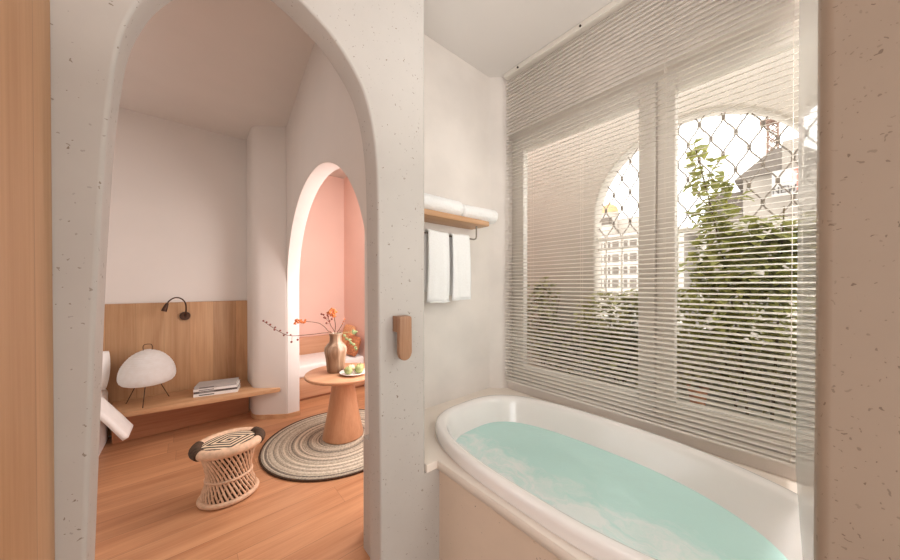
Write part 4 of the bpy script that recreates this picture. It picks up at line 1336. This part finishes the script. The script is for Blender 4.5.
lt_ = thing('lattice_tower', 'thin rusty lattice mast rising behind the grey house', 'tower', (18, .72, 5))
bm = bmesh.new()
TWX, TWY = 18, .74
for sx in (-.16, .16):
    for sy in (-.16, .16): tube(bm, [(TWX+sx, TWY+sy, 5.0), (TWX+sx*.85, TWY+sy*.85, 8.15)], .034, 5)
for k in range(9):
    z = 5.05+k*.34
    for s in (-.15, .15):
        tube(bm, [(TWX+s, TWY-.15, z), (TWX+s, TWY+.15, z+.34)], .022, 4); tube(bm, [(TWX+s, TWY+.15, z), (TWX+s, TWY-.15, z+.34)], .022, 4)
part('mast', bm, M['lattice'], lt_, False)
bm = bmesh.new(); box(bm, TWX-.3, TWX+.3, TWY-.36, TWY+.36, 8.0, 8.06)
for k in range(8): box(bm, TWX-.3, TWX-.28, TWY-.36+k*.1, TWY-.34+k*.1, 8.06, 8.3)
box(bm, TWX-.3, TWX-.27, TWY-.36, TWY+.36, 8.29, 8.33)
part('platform', bm, M['lattice'], lt_, False)

# ================================================================== light
def area(name, loc, size, power, color, target, sy=None):
    L = bpy.data.lights.new(name, 'AREA'); L.energy = power; L.color = color
    L.shape = 'RECTANGLE'; L.size = size; L.size_y = sy or size
    o = bpy.data.objects.new(name, L); C.objects.link(o); o.location = loc
    o.rotation_euler = (Vector(target)-Vector(loc)).to_track_quat('-Z', 'Y').to_euler()
    return o
wd = bpy.data.worlds.new('overcast_sky'); bpy.context.scene.world = wd; wd.use_nodes = True
bg = wd.node_tree.nodes['Background']; bg.inputs[0].default_value = (1.0, .98, .96, 1); bg.inputs[1].default_value = 3.3
area('bathroom_bounce_fill', (.15, .0, 1.85), .8, 10, (1, 1, 1), (.2, .0, 3.2))  # added light aimed at the ceiling for bounce; no known lamp
area('bathroom_rear_fill', (.35, -1.64, 1.3), 1.4, 22, (.98, .99, 1), (.5, 1, 1.15), 1.7)  # added soft light behind the camera; the rear wall has no window
area('bathroom_side_fill', (-1.64, -.75, 1.45), 1.3, 30, (.98, .99, 1), (1.2, .75, 1.0), 1.4)  # unseen fill from the left, added for the tub and blind
area('bath_end_fill', (1.34, -.43, 1.65),   .8, 47, (.99, .995, 1), (1.3, 1.5, 1.3), 1.2)  # added to brighten the alcove and towels; the end wall is solid
area('bath_top_fill', (1.1, .5, 2.925), .5, 2, (1, 1, 1), (1.2, .6, 0))  # faint extra light over the tub, added without a fitting
area('bedroom_left_fill', (-2.6, 2.6, 1.2), 1.6, 12, (.98, .99, 1), (0, 3.2, .6), 1.4)  # weak fill added at the closed left wall of the bedroom
area('bedroom_top_fill', (-.9, 2.3, 3.02), 1.0, 10, (1, .98, .96), (-.9, 2.3, 0))  # unseen overhead fill added to the bedroom
area('nook_window_light', (1.80, 2.45, 1.35), 1.5, 60, (1, .99, .98), (.3, 3.3, .6), 1.4)
area('nook_top_fill', (1.36, 3.0, 3.02),   .6, 18, (1, .98, .96), (1.45, 3.6, 0))  # extra light added to lift the pink back wall

# ================================================================== camera
cd = bpy.data.cameras.new('camera'); cam = bpy.data.objects.new('camera', cd); C.objects.link(cam)
cam.location = (0, 0, 1.4); cam.rotation_euler = (R(90-.395), 0, R(-40.41))
cd.sensor_width = 36; cd.lens = 301.2/900*36; cd.clip_start = .02
cd.shift_x = .0044; cd.shift_y = .0082
S = bpy.context.scene; S.camera = cam
S.view_settings.view_transform = 'Standard'; S.view_settings.look = 'None'
S.view_settings.gamma = 1; S.view_settings.use_curve_mapping = False; S.view_settings.exposure = 0
